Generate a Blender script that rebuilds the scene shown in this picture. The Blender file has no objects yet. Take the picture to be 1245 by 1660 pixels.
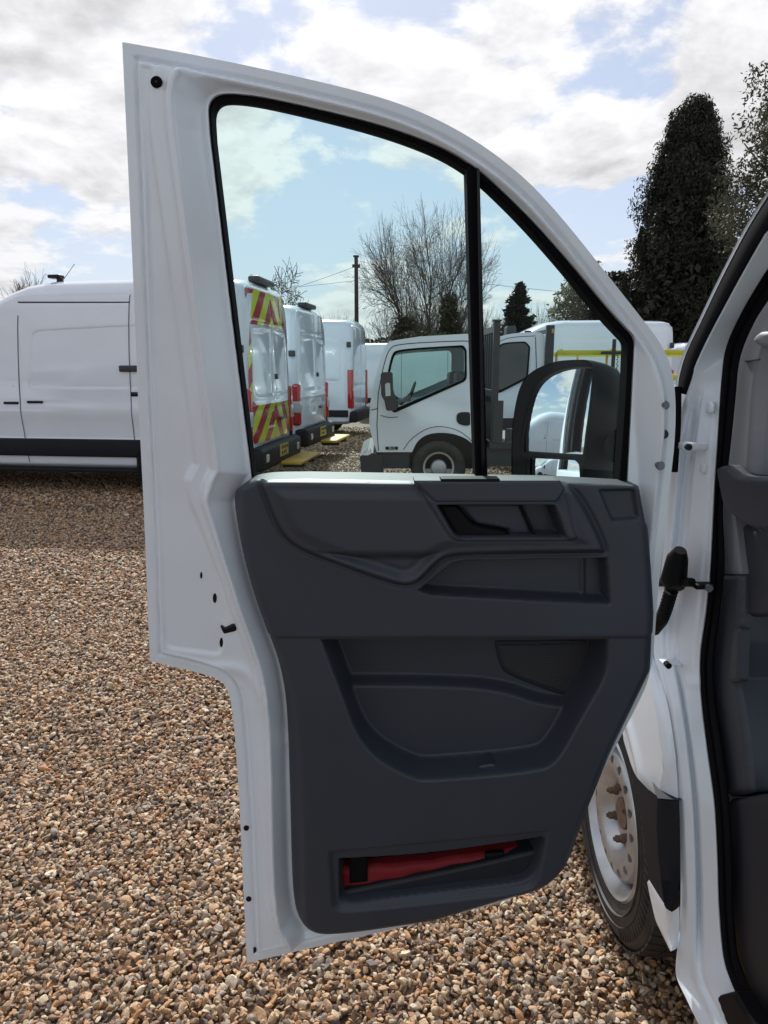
import bpy, bmesh, math, random
import numpy as np
from mathutils import Vector, Matrix
from mathutils.geometry import tessellate_polygon
random.seed(7); rng = np.random.default_rng(7)
R = math.radians
scn = bpy.context.scene
COL = scn.collection

# ------------------------------------------------------------------ camera, sky, sun, exposure
EYE = 1.55; PITCH = R(11.5); FPX = 1151.0          # phone camera held at 1.55 m, tipped down
cd = bpy.data.cameras.new("camera"); cam = bpy.data.objects.new("camera", cd); COL.objects.link(cam)
cam.location = (0, 0, EYE); cam.rotation_euler = (R(90) - PITCH, 0, 0)
cd.sensor_fit = 'VERTICAL'; cd.sensor_height = 36.0; cd.lens = FPX / 1660 * 36.0
cd.clip_start = 0.02; cd.clip_end = 3000
scn.camera = cam
SUN_EL, SUN_AZ = R(41), R(-6)                       # azimuth from +Y, positive to the right
SUN_DIR = Vector((math.sin(SUN_AZ) * math.cos(SUN_EL), math.cos(SUN_AZ) * math.cos(SUN_EL), math.sin(SUN_EL)))
sl = bpy.data.lights.new("sun", 'SUN'); sl.energy = 4.0; sl.angle = R(2.0); sl.color = (1.0, 0.965, 0.92)
sun = bpy.data.objects.new("sun", sl); COL.objects.link(sun)
sun.rotation_euler = (-SUN_DIR).to_track_quat('-Z', 'Y').to_euler()
scn.view_settings.view_transform = 'Standard'; scn.view_settings.look = 'None'
scn.view_settings.exposure = 0.45; scn.view_settings.gamma = 1.0
scn.view_settings.use_curve_mapping = False
scn.cycles.use_denoising = True
scn.cycles.max_bounces = 10; scn.cycles.transparent_max_bounces = 24
scn.cycles.caustics_reflective = False; scn.cycles.caustics_refractive = False

def build_world():
    w = bpy.data.worlds.new("World"); scn.world = w; w.use_nodes = True
    nt = w.node_tree; N = nt.nodes; L = nt.links; N.clear()
    def nd(t, **k):
        n = N.new(t)
        for a, b in k.items(): setattr(n, a, b)
        return n
    def mth(op, a, b=None, c=None):
        n = nd('ShaderNodeMath', operation=op)
        for i, x in enumerate((a, b, c)):
            if x is None: continue
            if isinstance(x, (int, float)): n.inputs[i].default_value = x
            else: L.new(x, n.inputs[i])
        return n.outputs[0]
    def ramp(x, stops):
        n = nd('ShaderNodeValToRGB'); L.new(x, n.inputs[0]); e = n.color_ramp.elements
        n.color_ramp.interpolation = 'B_SPLINE' if len(stops) > 3 else 'EASE'
        while len(e) < len(stops): e.new(0.5)
        for q, (p, c) in zip(e, stops): q.position = p; q.color = (*c, 1) if len(c) == 3 else c
        return n.outputs[0]
    out = nd('ShaderNodeOutputWorld'); bg = nd('ShaderNodeBackground'); bg.inputs[1].default_value = 0.10
    sky = nd('ShaderNodeTexSky', sky_type='NISHITA', sun_disc=False)
    sky.sun_elevation = SUN_EL; sky.sun_rotation = SUN_AZ; sky.dust_density = 0.5; sky.air_density = 1.0; sky.ozone_density = 2.5
    tc = nd('ShaderNodeTexCoord'); sp = nd('ShaderNodeSeparateXYZ'); L.new(tc.outputs['Generated'], sp.inputs[0])
    z = mth('MAXIMUM', sp.outputs[2], 0.0)
    zz = mth('ADD', z, 0.30)
    cx = mth('DIVIDE', sp.outputs[0], zz); cy = mth('DIVIDE', sp.outputs[1], zz)
    def cloud(ox, oy, scale, detail, rough, dist, sx=1.0):
        cb = nd('ShaderNodeCombineXYZ')
        L.new(mth('ADD', mth('MULTIPLY', cx, sx), ox), cb.inputs[0]); L.new(mth('ADD', cy, oy), cb.inputs[1]); cb.inputs[2].default_value = 3.7
        n = nd('ShaderNodeTexNoise'); n.inputs['Scale'].default_value = scale; n.inputs['Detail'].default_value = detail
        n.inputs['Roughness'].default_value = rough; n.inputs['Distortion'].default_value = dist
        L.new(cb.outputs[0], n.inputs['Vector']); return n.outputs['Fac']
    OX, OY = CLOUD_OFF
    d1 = cloud(OX, OY, 2.3, 12, 0.60, 0.15)
    d2 = cloud(OX + 0.01, OY - 0.05, 2.3, 7, 0.60, 0.15)        # the same field a step away from the sun
    big = cloud(OX + 5.1, OY + 2.3, 1.0, 2, 0.5, 0.0)
    dens = mth('ADD', mth('MULTIPLY', d1, 0.62), mth('MULTIPLY', big, 0.38))
    cov = ramp(dens, [(0.452, (0, 0, 0)), (0.505, (1, 1, 1))])
    thick = mth('MAXIMUM', mth('SUBTRACT', dens, 0.50), 0.0)
    relf = mth('MULTIPLY', mth('SUBTRACT', d1, d2), 2.2)          # thin sunward rims bright, thick cores and far sides grey
    lit = mth('SUBTRACT', mth('ADD', 0.97, relf), mth('MULTIPLY', thick, 1.9))
    lit = mth('MINIMUM', mth('MAXIMUM', lit, 0.45), 1.0)
    dt = nd('ShaderNodeVectorMath', operation='DOT_PRODUCT'); L.new(tc.outputs['Generated'], dt.inputs[0]); dt.inputs[1].default_value = SUN_DIR
    fwd = mth('MULTIPLY', mth('POWER', mth('MAXIMUM', dt.outputs['Value'], 0.0), 4.0), 1.9)
    back = mth('MULTIPLY', mth('MAXIMUM', mth('MULTIPLY', dt.outputs['Value'], -1.0), 0.0), 0.9)  # clouds opposite the sun are lit full face
    lum = mth('MULTIPLY', lit, mth('ADD', mth('ADD', fwd, back), 6.3))
    cc = nd('ShaderNodeCombineColor')
    L.new(lum, cc.inputs[0]); L.new(mth('MULTIPLY', lum, 0.995), cc.inputs[1]); L.new(mth('MULTIPLY', lum, 1.015), cc.inputs[2])
    # haze low over the horizon
    hz = ramp(sp.outputs[2], [(0.0, (1, 1, 1)), (0.30, (0, 0, 0))])
    hm = nd('ShaderNodeMix', data_type='RGBA'); hm.inputs['Factor'].default_value = 0.5
    L.new(mth('ADD', mth('ADD', mth('MULTIPLY', hz, 0.25), 0.16), mth('MULTIPLY', mth('MAXIMUM', dt.outputs['Value'], 0.0), 0.48)), hm.inputs['Factor']); L.new(sky.outputs[0], hm.inputs['A']); hm.inputs['B'].default_value = (4.7, 4.95, 5.7, 1)
    mx = nd('ShaderNodeMix', data_type='RGBA'); L.new(cov, mx.inputs['Factor']); L.new(hm.outputs['Result'], mx.inputs['A']); L.new(cc.outputs[0], mx.inputs['B'])
    L.new(mx.outputs['Result'], bg.inputs[0]); L.new(bg.outputs[0], out.inputs[0])
CLOUD_OFF = (20.2, 5.4)
build_world()

# ------------------------------------------------------------------ measuring: where a pixel of the photograph lies on a real surface
CP, SP = math.cos(PITCH), math.sin(PITCH)
def ray(px, py):
    u = (px - 622.5) / FPX; v = (py - 830.0) / FPX
    return u, CP - v * SP, -v * CP - SP
def on_y(px, py, Y):
    a, b, c = ray(px, py); t = Y / b; return (a * t, Y, EYE + c * t)
def on_x(px, py, X):
    a, b, c = ray(px, py); t = X / a; return (X, b * t, EYE + c * t)
def on_plane(px, py, P, n):
    d = Vector(ray(px, py)); o = Vector((0, 0, EYE)); t = (Vector(P) - o).dot(n) / d.dot(n); return o + d * t
DOOR_Y = 1.22
def f_door(z):
    return DOOR_Y - 0.04 * np.clip((np.asarray(z) - 1.3) / 0.75, 0, 1.2) ** 1.4
def on_door(px, py, off=0.0):
    Y = DOOR_Y + off
    for _ in range(4):
        x, _y, z = on_y(px, py, Y); Y = float(f_door(z)) + off
    return x, z

# ------------------------------------------------------------------ outlines
def fillet(pts, closed=True, n=7):
    out = []; m = len(pts)
    for i, p in enumerate(pts):
        r = p[2] if len(p) > 2 else 0
        if r == 0 or (not closed and i in (0, m - 1)):
            out.append((p[0], p[1])); continue
        a = Vector(pts[i - 1][:2]); c = Vector(pts[(i + 1) % m][:2]); b = Vector(p[:2])
        la, lc = (a - b).length, (c - b).length
        if r == 's': ra, rc = la * 0.49, lc * 0.49
        else: ra = min(r, la * 0.49); rc = min(r, lc * 0.49)
        p0 = b + (a - b) / la * ra; p2 = b + (c - b) / lc * rc
        for k in range(n + 1):
            t = k / n; q = p0 * (1 - t) ** 2 + b * 2 * t * (1 - t) + p2 * t * t; out.append((q.x, q.y))
    return out
def DP(pts, off=0.0, closed=True):
    return np.array([on_door(x, y, off) for x, y in fillet(pts, closed)])
def VP(pts, X, closed=True):                                    # outline on the side of the open van: (Y, Z)
    return np.array([on_x(x, y, X)[1:] for x, y in fillet(pts, closed)])

def seg_dist(P, poly, closed=True):
    A = poly; B = np.roll(poly, -1, 0)
    if not closed: A, B = A[:-1], B[:-1]
    D = np.full(len(P), 1e9); near = np.zeros((len(P), 2))
    for a, b in zip(A, B):
        ab = b - a; l2 = ab @ ab
        if l2 < 1e-14: continue
        t = np.clip(((P - a) @ ab) / l2, 0, 1); q = a + t[:, None] * ab
        d = ((P - q) ** 2).sum(1); m = d < D; D[m] = d[m]; near[m] = q[m]
    return np.sqrt(D), near
def inside(P, poly):
    x, y = P[:, 0], P[:, 1]; c = np.zeros(len(P), bool)
    A = poly; B = np.roll(poly, -1, 0)
    for (x0, y0), (x1, y1) in zip(A, B):
        if y0 == y1: continue
        m = ((y0 > y) != (y1 > y)) & (x < (x1 - x0) * (y - y0) / (y1 - y0) + x0); c ^= m
    return c
def sdf(P, poly):
    d, q = seg_dist(P, poly); i = inside(P, poly); return np.where(i, -d, d), q
def S(sd, w):                                                   # 0 outside, rising smoothly to 1 at depth w inside
    t = np.clip(-sd / w, 0, 1); return t * t * (3 - 2 * t)
def bump(d, c, w):
    return np.exp(-((d - c) / w) ** 2)

# ------------------------------------------------------------------ objects
INV = {}
def root_of(o):
    while o.parent: o = o.parent
    return o
def mk(name, verts, faces, mat, parent=None, smooth=True, angle=None):
    verts = np.asarray(verts, dtype=float).reshape(-1, 3)
    if parent is not None:
        inv = INV.get(root_of(parent).name)
        if inv is not None: verts = verts @ np.array(inv)[:3, :3].T + np.array(inv)[:3, 3]
    me = bpy.data.meshes.new(name)
    if isinstance(faces, np.ndarray):
        n, k = faces.shape
        me.vertices.add(len(verts)); me.vertices.foreach_set('co', verts.astype(np.float32).ravel())
        me.loops.add(n * k); me.loops.foreach_set('vertex_index', faces.astype(np.int32).ravel())
        me.polygons.add(n); me.polygons.foreach_set('loop_start', np.arange(0, n * k, k, dtype=np.int32))
        me.update(calc_edges=True)
    else:
        me.from_pydata([tuple(v) for v in verts], [], [tuple(f) for f in faces])
    me.polygons.foreach_set('use_smooth', np.full(len(me.polygons), bool(smooth)))
    me.update()
    if smooth and angle: me.set_sharp_from_angle(angle=R(angle))
    for m in (mat if isinstance(mat, (list, tuple)) else [mat]): me.materials.append(m)
    o = bpy.data.objects.new(name, me); COL.objects.link(o)
    if parent is not None: o.parent = parent
    return o
def tag(o, label=None, cat=None, group=None, kind=None):
    for k, v in (('label', label), ('category', cat), ('group', group), ('kind', kind)):
        if v: o[k] = v
    return o
def thing(name, label, cat, loc=(0, 0, 0), rz=0.0, group=None, world=False):
    o = bpy.data.objects.new(name, None); COL.objects.link(o); o.empty_display_size = 0.2
    o.location = loc; o.rotation_euler = (0, 0, rz)
    if world: INV[o.name] = (Matrix.Translation(loc) @ Matrix.Rotation(rz, 4, 'Z')).inverted()
    return tag(o, label, cat, group)
def kids(o): return [c for c in bpy.data.objects if c.parent == o]
def dup(o, parent=None):
    c = o.copy(); COL.objects.link(c)
    if parent is not None: c.parent = parent
    for ch in kids(o): dup(ch, c)
    return c

def ruled(name, rows, XA, XB, prof, m, parent, na=36, sub=10, nrm=(-0.35, -0.93, 0.0)):
    """A strip between two measured edges (a left pixel, a right pixel per row), given a cross profile raised towards nrm."""
    A = np.array([on_x(r[0], r[1], r[4] if len(r) > 4 else XA) for r in rows]); B = np.array([on_x(r[2], r[3], r[5] if len(r) > 5 else XB) for r in rows])
    def cr(P):
        Q = np.vstack([2 * P[0] - P[1], P, 2 * P[-1] - P[-2]]); out = []
        for i in range(1, len(Q) - 2):
            for t in np.linspace(0, 1, sub, endpoint=False):
                p0, p1, p2, p3 = Q[i - 1:i + 3]; out.append(0.5 * (2 * p1 + (p2 - p0) * t + (2 * p0 - 5 * p1 + 4 * p2 - p3) * t * t + (3 * p1 - p0 - 3 * p2 + p3) * t ** 3))
        return np.array(out + [P[-1]])
    A, B = cr(A), cr(B); n = len(A); t = np.linspace(0, 1, na); u = np.linspace(0, 1, n)
    V = A[:, None, :] * (1 - t)[None, :, None] + B[:, None, :] * t[None, :, None]
    V = V + np.array(nrm)[None, None, :] * np.array([[prof(a, b) for a in t] for b in u])[:, :, None]
    I, J = np.meshgrid(np.arange(n - 1), np.arange(na - 1), indexing='ij'); I, J = I.ravel(), J.ravel()
    F = np.stack([I * na + J, I * na + J + 1, (I + 1) * na + J + 1, (I + 1) * na + J], 1)
    return mk(name, V.reshape(-1, 3), F, m, parent, True)

class MB:
    def __init__(s): s.v = []; s.f = []
    def add(s, verts, faces):
        b = len(s.v); s.v += [tuple(v) for v in verts]; s.f += [tuple(i + b for i in f) for f in faces]; return s
    def box(s, x0, x1, y0, y1, z0, z1):
        return s.add([(x, y, z) for x in (x0, x1) for y in (y0, y1) for z in (z0, z1)],
                     [(0, 1, 3, 2), (4, 6, 7, 5), (0, 4, 5, 1), (2, 3, 7, 6), (0, 2, 6, 4), (1, 5, 7, 3)])
    def rbox(s, x0, x1, y0, y1, z0, z1, r):                     # box with rounded edges
        bm = bmesh.new(); bmesh.ops.create_cube(bm, size=1.0)
        for v in bm.verts: v.co = Vector(((x0 + x1) / 2 + v.co.x * (x1 - x0), (y0 + y1) / 2 + v.co.y * (y1 - y0), (z0 + z1) / 2 + v.co.z * (z1 - z0)))
        r = min(r, 0.49 * min(x1 - x0, y1 - y0, z1 - z0))
        bmesh.ops.bevel(bm, geom=bm.edges[:], offset=r, segments=3, affect='EDGES', profile=0.5)
        bm.verts.index_update(); s.add([v.co for v in bm.verts], [[v.index for v in f.verts] for f in bm.faces]); bm.free(); return s
    def prism(s, poly, fn, a, b):                               # outline (p, q) pushed from depth a to b by fn(p, q, depth)
        n = len(poly); tri = tessellate_polygon([[Vector((p[0], p[1], 0)) for p in poly]])
        s.add([fn(p[0], p[1], a) for p in poly], tri); s.add([fn(p[0], p[1], b) for p in poly], tri)
        s.add([fn(p[0], p[1], d) for d in (a, b) for p in poly], [(i, (i + 1) % n, n + (i + 1) % n, n + i) for i in range(n)])
        return s
    def tube(s, pts, rad, n=8, cap=True):
        pts = [Vector(p) for p in pts]; m = len(pts); rads = rad if isinstance(rad, (list, tuple)) else [rad] * m
        b = len(s.v); up = None
        for i, p in enumerate(pts):
            t = (pts[min(i + 1, m - 1)] - pts[max(i - 1, 0)]).normalized()
            if up is None: up = t.orthogonal().normalized()
            up = (up - t * up.dot(t)).normalized(); w = t.cross(up)
            for k in range(n):
                a = 2 * math.pi * k / n; s.v.append(tuple(p + (up * math.cos(a) + w * math.sin(a)) * rads[i]))
        for i in range(m - 1):
            for k in range(n):
                s.f.append((b + i * n + k, b + i * n + (k + 1) % n, b + (i + 1) * n + (k + 1) % n, b + (i + 1) * n + k))
        if cap: s.f.append(tuple(b + k for k in range(n))[::-1]); s.f.append(tuple(b + (m - 1) * n + k for k in range(n)))
        return s
    def lathe(s, prof, fn, n=48, closed=False):                 # profile (r, h); fn(r*cos, r*sin, h)
        m = len(prof); b = len(s.v)
        for k in range(n):
            a = 2 * math.pi * k / n
            for r, h in prof: s.v.append(tuple(fn(r * math.cos(a), r * math.sin(a), h)))
        for k in range(n):
            for j in range(m if closed else m - 1):
                j2 = (j + 1) % m; k2 = (k + 1) % n
                s.f.append((b + k * m + j, b + k2 * m + j, b + k2 * m + j2, b + k * m + j2))
        return s
    def disc(s, c, ax, r, h, n=20):                             # short cylinder about an axis
        ax = Vector(ax).normalized(); c = Vector(c); return s.tube([c, c + ax * h], r, n)
    def build(s, name, mat, parent=None, smooth=True, angle=35, kind=None):
        return tag(mk(name, s.v, s.f, mat, parent, smooth, angle), kind=kind)
def boxes(name, m, par, *bs, r=0.0):                             # like pieces, each an object of its own
    for b in bs:
        q = MB(); q.rbox(*b, r) if r else q.box(*b); q.build(name, m, par)

def relief(name, outer, holes, hfun, step, mat, parent, tw, rim=None, base=0.0):
    """A pressed or moulded panel: fine sheet inside an outline, raised by hfun(A, B, d), with a turned edge `rim` deep."""
    lo = outer.min(0) - step; hi = outer.max(0) + step
    nx = int((hi[0] - lo[0]) / step) + 2; ny = int((hi[1] - lo[1]) / step) + 2
    gx = lo[0] + np.arange(nx) * step; gy = lo[1] + np.arange(ny) * step
    P = np.stack(np.meshgrid(gx, gy, indexing='ij'), -1).reshape(-1, 2)
    sd, q = sdf(P, outer)
    for h in holes:
        s2, q2 = sdf(P, h); m = -s2 > sd; sd = np.where(m, -s2, sd); q[m] = q2[m]
    ok = (sd < 0.62 * step).reshape(nx, ny)
    cell = ok[:-1, :-1] & ok[1:, :-1] & ok[1:, 1:] & ok[:-1, 1:]
    I, J = np.nonzero(cell); idx = lambda i, j: i * ny + j
    F = np.stack([idx(I, J), idx(I + 1, J), idx(I + 1, J + 1), idx(I, J + 1)], 1)
    e = np.concatenate([F[:, [k, (k + 1) % 4]] for k in range(4)]); key = np.sort(e, 1)
    kk = key[:, 0].astype(np.int64) * (nx * ny) + key[:, 1]
    u, first, cnt = np.unique(kk, return_index=True, return_counts=True)
    be = e[first[cnt == 1]]; bv = np.unique(be)
    sn = bv[np.abs(sd[bv]) < 1.6 * step]; P[sn] = q[sn]; sd[sn] = 0
    used = np.unique(F); mp = -np.ones(len(P), int); mp[used] = np.arange(len(used))
    A, B = P[used, 0], P[used, 1]; H = hfun(A, B, np.maximum(-sd[used], 0))
    V = np.stack(tw(A, B, H), 1); F = mp[F]; be = mp[be]
    if rim is not None:
        rb = np.unique(be); m2 = {v: i for i, v in enumerate(rb)}; n0 = len(V)
        top = V[rb]; bot = np.stack(tw(A[rb], B[rb], np.full(len(rb), rim)), 1)
        V = np.concatenate([V, top, bot]); k = len(rb)
        a = np.array([m2[x] for x in be[:, 0]]); b = np.array([m2[x] for x in be[:, 1]])
        F = np.concatenate([F, np.stack([n0 + b, n0 + a, n0 + k + a, n0 + k + b], 1)])
    return mk(name, V, F, mat, parent, True)
def door_tw(off): return lambda A, B, H: (A, f_door(B) + off - H, B)
def side_tw(X): return lambda A, B, H: (X - H, A, B)
def edge_round(d, r): return -(r - np.sqrt(np.maximum(r * r - (r - np.minimum(d, r)) ** 2, 0)))

# ------------------------------------------------------------------ materials
MATS = {}
def mat(name, col, rough=0.5, metal=0.0, coat=0.0, bump_s=0.0, bump_scale=200.0, var=0.0, var_scale=3.0, spec=0.5, bump_d=0.002, dirt=None):
    m = bpy.data.materials.new(name); m.use_nodes = True; nt = m.node_tree; b = nt.nodes['Principled BSDF']
    b.inputs['Base Color'].default_value = (*col, 1); b.inputs['Roughness'].default_value = rough
    b.inputs['Metallic'].default_value = metal; b.inputs['Coat Weight'].default_value = coat; b.inputs['Coat Roughness'].default_value = 0.06
    b.inputs['Specular IOR Level'].default_value = spec
    tc = nt.nodes.new('ShaderNodeTexCoord')
    if var > 0:
        n = nt.nodes.new('ShaderNodeTexNoise'); n.inputs['Scale'].default_value = var_scale; n.inputs['Detail'].default_value = 6; n.inputs['Roughness'].default_value = 0.65
        nt.links.new(tc.outputs['Object'], n.inputs['Vector'])
        r = nt.nodes.new('ShaderNodeValToRGB'); e = r.color_ramp.elements
        d = dirt if dirt else tuple(c * (1 - var) for c in col)
        e[0].position = 0.3; e[0].color = (*d, 1); e[1].position = 0.62; e[1].color = (*col, 1)
        nt.links.new(n.outputs['Fac'], r.inputs[0]); nt.links.new(r.outputs[0], b.inputs['Base Color'])
    if bump_s > 0:
        n = nt.nodes.new('ShaderNodeTexNoise'); n.inputs['Scale'].default_value = bump_scale; n.inputs['Detail'].default_value = 3
        nt.links.new(tc.outputs['Object'], n.inputs['Vector'])
        bp = nt.nodes.new('ShaderNodeBump'); bp.inputs['Strength'].default_value = bump_s; bp.inputs['Distance'].default_value = bump_d
        nt.links.new(n.outputs['Fac'], bp.inputs['Height']); nt.links.new(bp.outputs[0], b.inputs['Normal'])
    MATS[name] = m; return m
def glass_mat(name, tint, ior=1.5, extra=0.0):
    m = bpy.data.materials.new(name); m.use_nodes = True; nt = m.node_tree; N = nt.nodes; N.clear(); L = nt.links
    o = N.new('ShaderNodeOutputMaterial'); t = N.new('ShaderNodeBsdfTransparent'); t.inputs[0].default_value = (*tint, 1)
    g = N.new('ShaderNodeBsdfGlossy'); g.inputs['Roughness'].default_value = 0.01; g.inputs[0].default_value = (1, 1, 1, 1)
    f = N.new('ShaderNodeFresnel'); f.inputs[0].default_value = ior
    a = N.new('ShaderNodeMath'); a.operation = 'ADD'; a.inputs[1].default_value = extra; L.new(f.outputs[0], a.inputs[0])
    mx = N.new('ShaderNodeMixShader'); L.new(a.outputs[0], mx.inputs[0]); L.new(t.outputs[0], mx.inputs[1]); L.new(g.outputs[0], mx.inputs[2])
    L.new(mx.outputs[0], o.inputs[0]); return m
M_paint = mat('white_paint', (0.73, 0.795, 0.865), 0.20, coat=0.6, var=0.06, var_scale=2.2, bump_s=0.015, bump_scale=140)
M_paint_in = mat('white_paint_inner', (0.72, 0.79, 0.865), 0.24, coat=0.55, var=0.10, var_scale=3.0, dirt=(0.655, 0.71, 0.765), bump_s=0.03, bump_scale=260)
M_paint_far = mat('white_van_paint', (0.70, 0.765, 0.86), 0.16, coat=0.9, var=0.08, var_scale=0.9, bump_s=0.10, bump_scale=1.6, bump_d=0.02)
M_card = mat('grey_door_plastic', (0.036, 0.043, 0.059), 0.48, bump_s=0.22, bump_scale=1100, bump_d=0.0006, var=0.12, var_scale=5, spec=0.42)
M_card_dark = mat('dark_door_plastic', (0.014, 0.017, 0.024), 0.55, bump_s=0.2, bump_scale=1100, bump_d=0.0006, spec=0.4)
M_blk = mat('black_plastic', (0.004, 0.004, 0.005), 0.55, spec=0.16, bump_s=0.1, bump_scale=700, bump_d=0.0006)
M_gloss = mat('gloss_black', (0.004, 0.004, 0.006), 0.25, spec=0.3)
M_rub = mat('black_rubber', (0.004, 0.004, 0.006), 0.75, spec=0.08, var=0.2, var_scale=20)
M_clad = mat('grey_cladding', (0.011, 0.012, 0.018), 0.60, spec=0.22, var=0.25, var_scale=4)
M_trim = mat('light_grey_trim', (0.20, 0.21, 0.235), 0.6, bump_s=0.15, bump_scale=900, bump_d=0.0006)
M_steel = mat('silver_wheel_paint', (0.52, 0.54, 0.56), 0.30, metal=0.6, var=0.35, var_scale=7, dirt=(0.34, 0.34, 0.34))
M_zinc = mat('grey_bolt_metal', (0.18, 0.19, 0.21), 0.45, metal=0.7, var=0.3, var_scale=60)
M_rust = mat('rusty_metal', (0.19, 0.12, 0.085), 0.75, var=0.5, var_scale=60, dirt=(0.07, 0.045, 0.035))
M_tyre = mat('tyre_rubber', (0.022, 0.021, 0.021), 0.62, var=0.5, var_scale=14, dirt=(0.055, 0.046, 0.040), bump_s=0.2, bump_scale=180)
M_liner = mat('muddy_arch_liner', (0.055, 0.047, 0.042), 0.8, var=0.5, var_scale=7, dirt=(0.12, 0.095, 0.075))
M_red = mat('red_fabric', (0.20, 0.005, 0.010), 0.7, bump_s=0.4, bump_scale=420)
M_seam = mat('panel_gap', (0.03, 0.032, 0.038), 0.7)
M_dkglass = mat('dark_vehicle_glass', (0.012, 0.016, 0.018), 0.04, spec=0.7)
M_yel = mat('yellow_step_paint', (0.62, 0.38, 0.045), 0.5, var=0.3, var_scale=5, dirt=(0.38, 0.25, 0.06))
M_hiviz = mat('yellow_rail_paint', (0.56, 0.56, 0.035), 0.4, var=0.2, var_scale=3)
M_lampred = mat('red_lamp_lens', (0.42, 0.012, 0.016), 0.12, coat=0.6)
M_lampclr = mat('clear_lamp_lens', (0.42, 0.45, 0.46), 0.15, coat=0.6)
M_amber = mat('amber_lens', (0.75, 0.25, 0.02), 0.2)
M_plate = mat('yellow_number_plate', (0.40, 0.32, 0.06), 0.35)
M_dkgrey = mat('dark_grey_steel', (0.035, 0.037, 0.042), 0.5, var=0.3, var_scale=5)
M_wheelfar = mat('wheel_silver', (0.42, 0.43, 0.45), 0.35, metal=0.4)
M_doorglass = glass_mat('tinted_door_glass', (0.745, 0.895, 0.865), 1.24)
M_screen = glass_mat('clear_cab_glass', (0.72, 0.86, 0.82), 1.5)
M_mirror = mat('mirror_silver', (0.93, 0.95, 0.96), 0.0, metal=1.0)
M_pole = mat('weathered_pole_wood', (0.055, 0.045, 0.038), 0.85, var=0.4, var_scale=8)
M_wire = mat('wire_black', (0.02, 0.02, 0.02), 0.6)

def chevron_mat():
    m = bpy.data.materials.new('red_yellow_chevron'); m.use_nodes = True; nt = m.node_tree; N = nt.nodes; L = nt.links; b = N['Principled BSDF']
    tc = N.new('ShaderNodeTexCoord'); s = N.new('ShaderNodeSeparateXYZ'); L.new(tc.outputs['Object'], s.inputs[0])
    def mth(op, a, c=None):
        n = N.new('ShaderNodeMath'); n.operation = op
        for i, x in enumerate((a, c)):
            if x is None: continue
            if isinstance(x, (int, float)): n.inputs[i].default_value = x
            else: L.new(x, n.inputs[i])
        return n.outputs[0]
    ay = mth('ABSOLUTE', s.outputs[1]); q = mth('ADD', ay, s.outputs[2])
    fr = mth('FRACT', mth('DIVIDE', q, 0.44)); g = mth('GREATER_THAN', fr, 0.5)
    mx = N.new('ShaderNodeMix'); mx.data_type = 'RGBA'; L.new(g, mx.inputs['Factor'])
    mx.inputs['A'].default_value = (0.36, 0.012, 0.03, 1); mx.inputs['B'].default_value = (0.55, 0.66, 0.03, 1)
    L.new(mx.outputs['Result'], b.inputs['Base Color']); b.inputs['Roughness'].default_value = 0.22; b.inputs['Coat Weight'].default_value = 0.5
    return m
M_chev = chevron_mat()
# ------------------------------------------------------------------ ground
STONE_COLS = [(0.0, (0.466, 0.297, 0.164)), (0.11, (0.238, 0.155, 0.101)), (0.20, (0.510, 0.365, 0.227)), (0.32, (0.176, 0.129, 0.099)),
              (0.39, (0.546, 0.439, 0.307)), (0.50, (0.361, 0.232, 0.143)), (0.60, (0.255, 0.202, 0.160)), (0.67, (0.616, 0.525, 0.403)), (0.73, (0.440, 0.249, 0.126)),
              (0.81, (0.110, 0.096, 0.089)), (0.85, (0.334, 0.245, 0.172)), (0.92, (0.370, 0.318, 0.260)), (0.965, (0.475, 0.254, 0.122))]
def stone_ramp(nt, interp='CONSTANT'):
    r = nt.nodes.new('ShaderNodeValToRGB'); e = r.color_ramp.elements; r.color_ramp.interpolation = interp
    while len(e) < len(STONE_COLS): e.new(0.5)
    for q, (p, c) in zip(e, STONE_COLS): q.position = p; q.color = (*c, 1)
    return r
def ground_mat():
    m = bpy.data.materials.new('gravel_ground'); m.use_nodes = True; nt = m.node_tree; N = nt.nodes; L = nt.links; b = N['Principled BSDF']
    tc = N.new('ShaderNodeTexCoord'); mp = N.new('ShaderNodeMapping'); L.new(tc.outputs['Object'], mp.inputs[0])
    v = N.new('ShaderNodeTexVoronoi'); v.inputs['Scale'].default_value = 36; L.new(mp.outputs[0], v.inputs['Vector'])
    sc = N.new('ShaderNodeSeparateColor'); L.new(v.outputs['Color'], sc.inputs[0])
    r = stone_ramp(nt, 'LINEAR'); L.new(sc.outputs[0], r.inputs[0])
    big = N.new('ShaderNodeTexNoise'); big.inputs['Scale'].default_value = 0.7; big.inputs['Detail'].default_value = 4; L.new(mp.outputs[0], big.inputs['Vector'])
    br = N.new('ShaderNodeValToRGB'); br.color_ramp.elements[0].position = 0.3; br.color_ramp.elements[0].color = (0.27, 0.25, 0.235, 1)
    br.color_ramp.elements[1].position = 0.7; br.color_ramp.elements[1].color = (0.44, 0.41, 0.385, 1); L.new(big.outputs['Fac'], br.inputs[0])
    mx = N.new('ShaderNodeMix'); mx.data_type = 'RGBA'; mx.blend_type = 'MULTIPLY'; mx.inputs['Factor'].default_value = 1
    L.new(r.outputs[0], mx.inputs['A']); L.new(br.outputs[0], mx.inputs['B'])
    L.new(mx.outputs['Result'], b.inputs['Base Color']); b.inputs['Roughness'].default_value = 0.8
    bp = N.new('ShaderNodeBump'); bp.inputs['Strength'].default_value = 1.0; bp.inputs['Distance'].default_value = 0.012; bp.invert = True
    L.new(v.outputs['Distance'], bp.inputs['Height']); L.new(bp.outputs[0], b.inputs['Normal'])
    return m
ground = mk('gravel_yard', [(-400, -400, -0.012), (400, -400, -0.012), (400, 600, -0.012), (-400, 600, -0.012)], [(0, 1, 2, 3)], ground_mat(), smooth=False)
tag(ground, kind='structure')

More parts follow.
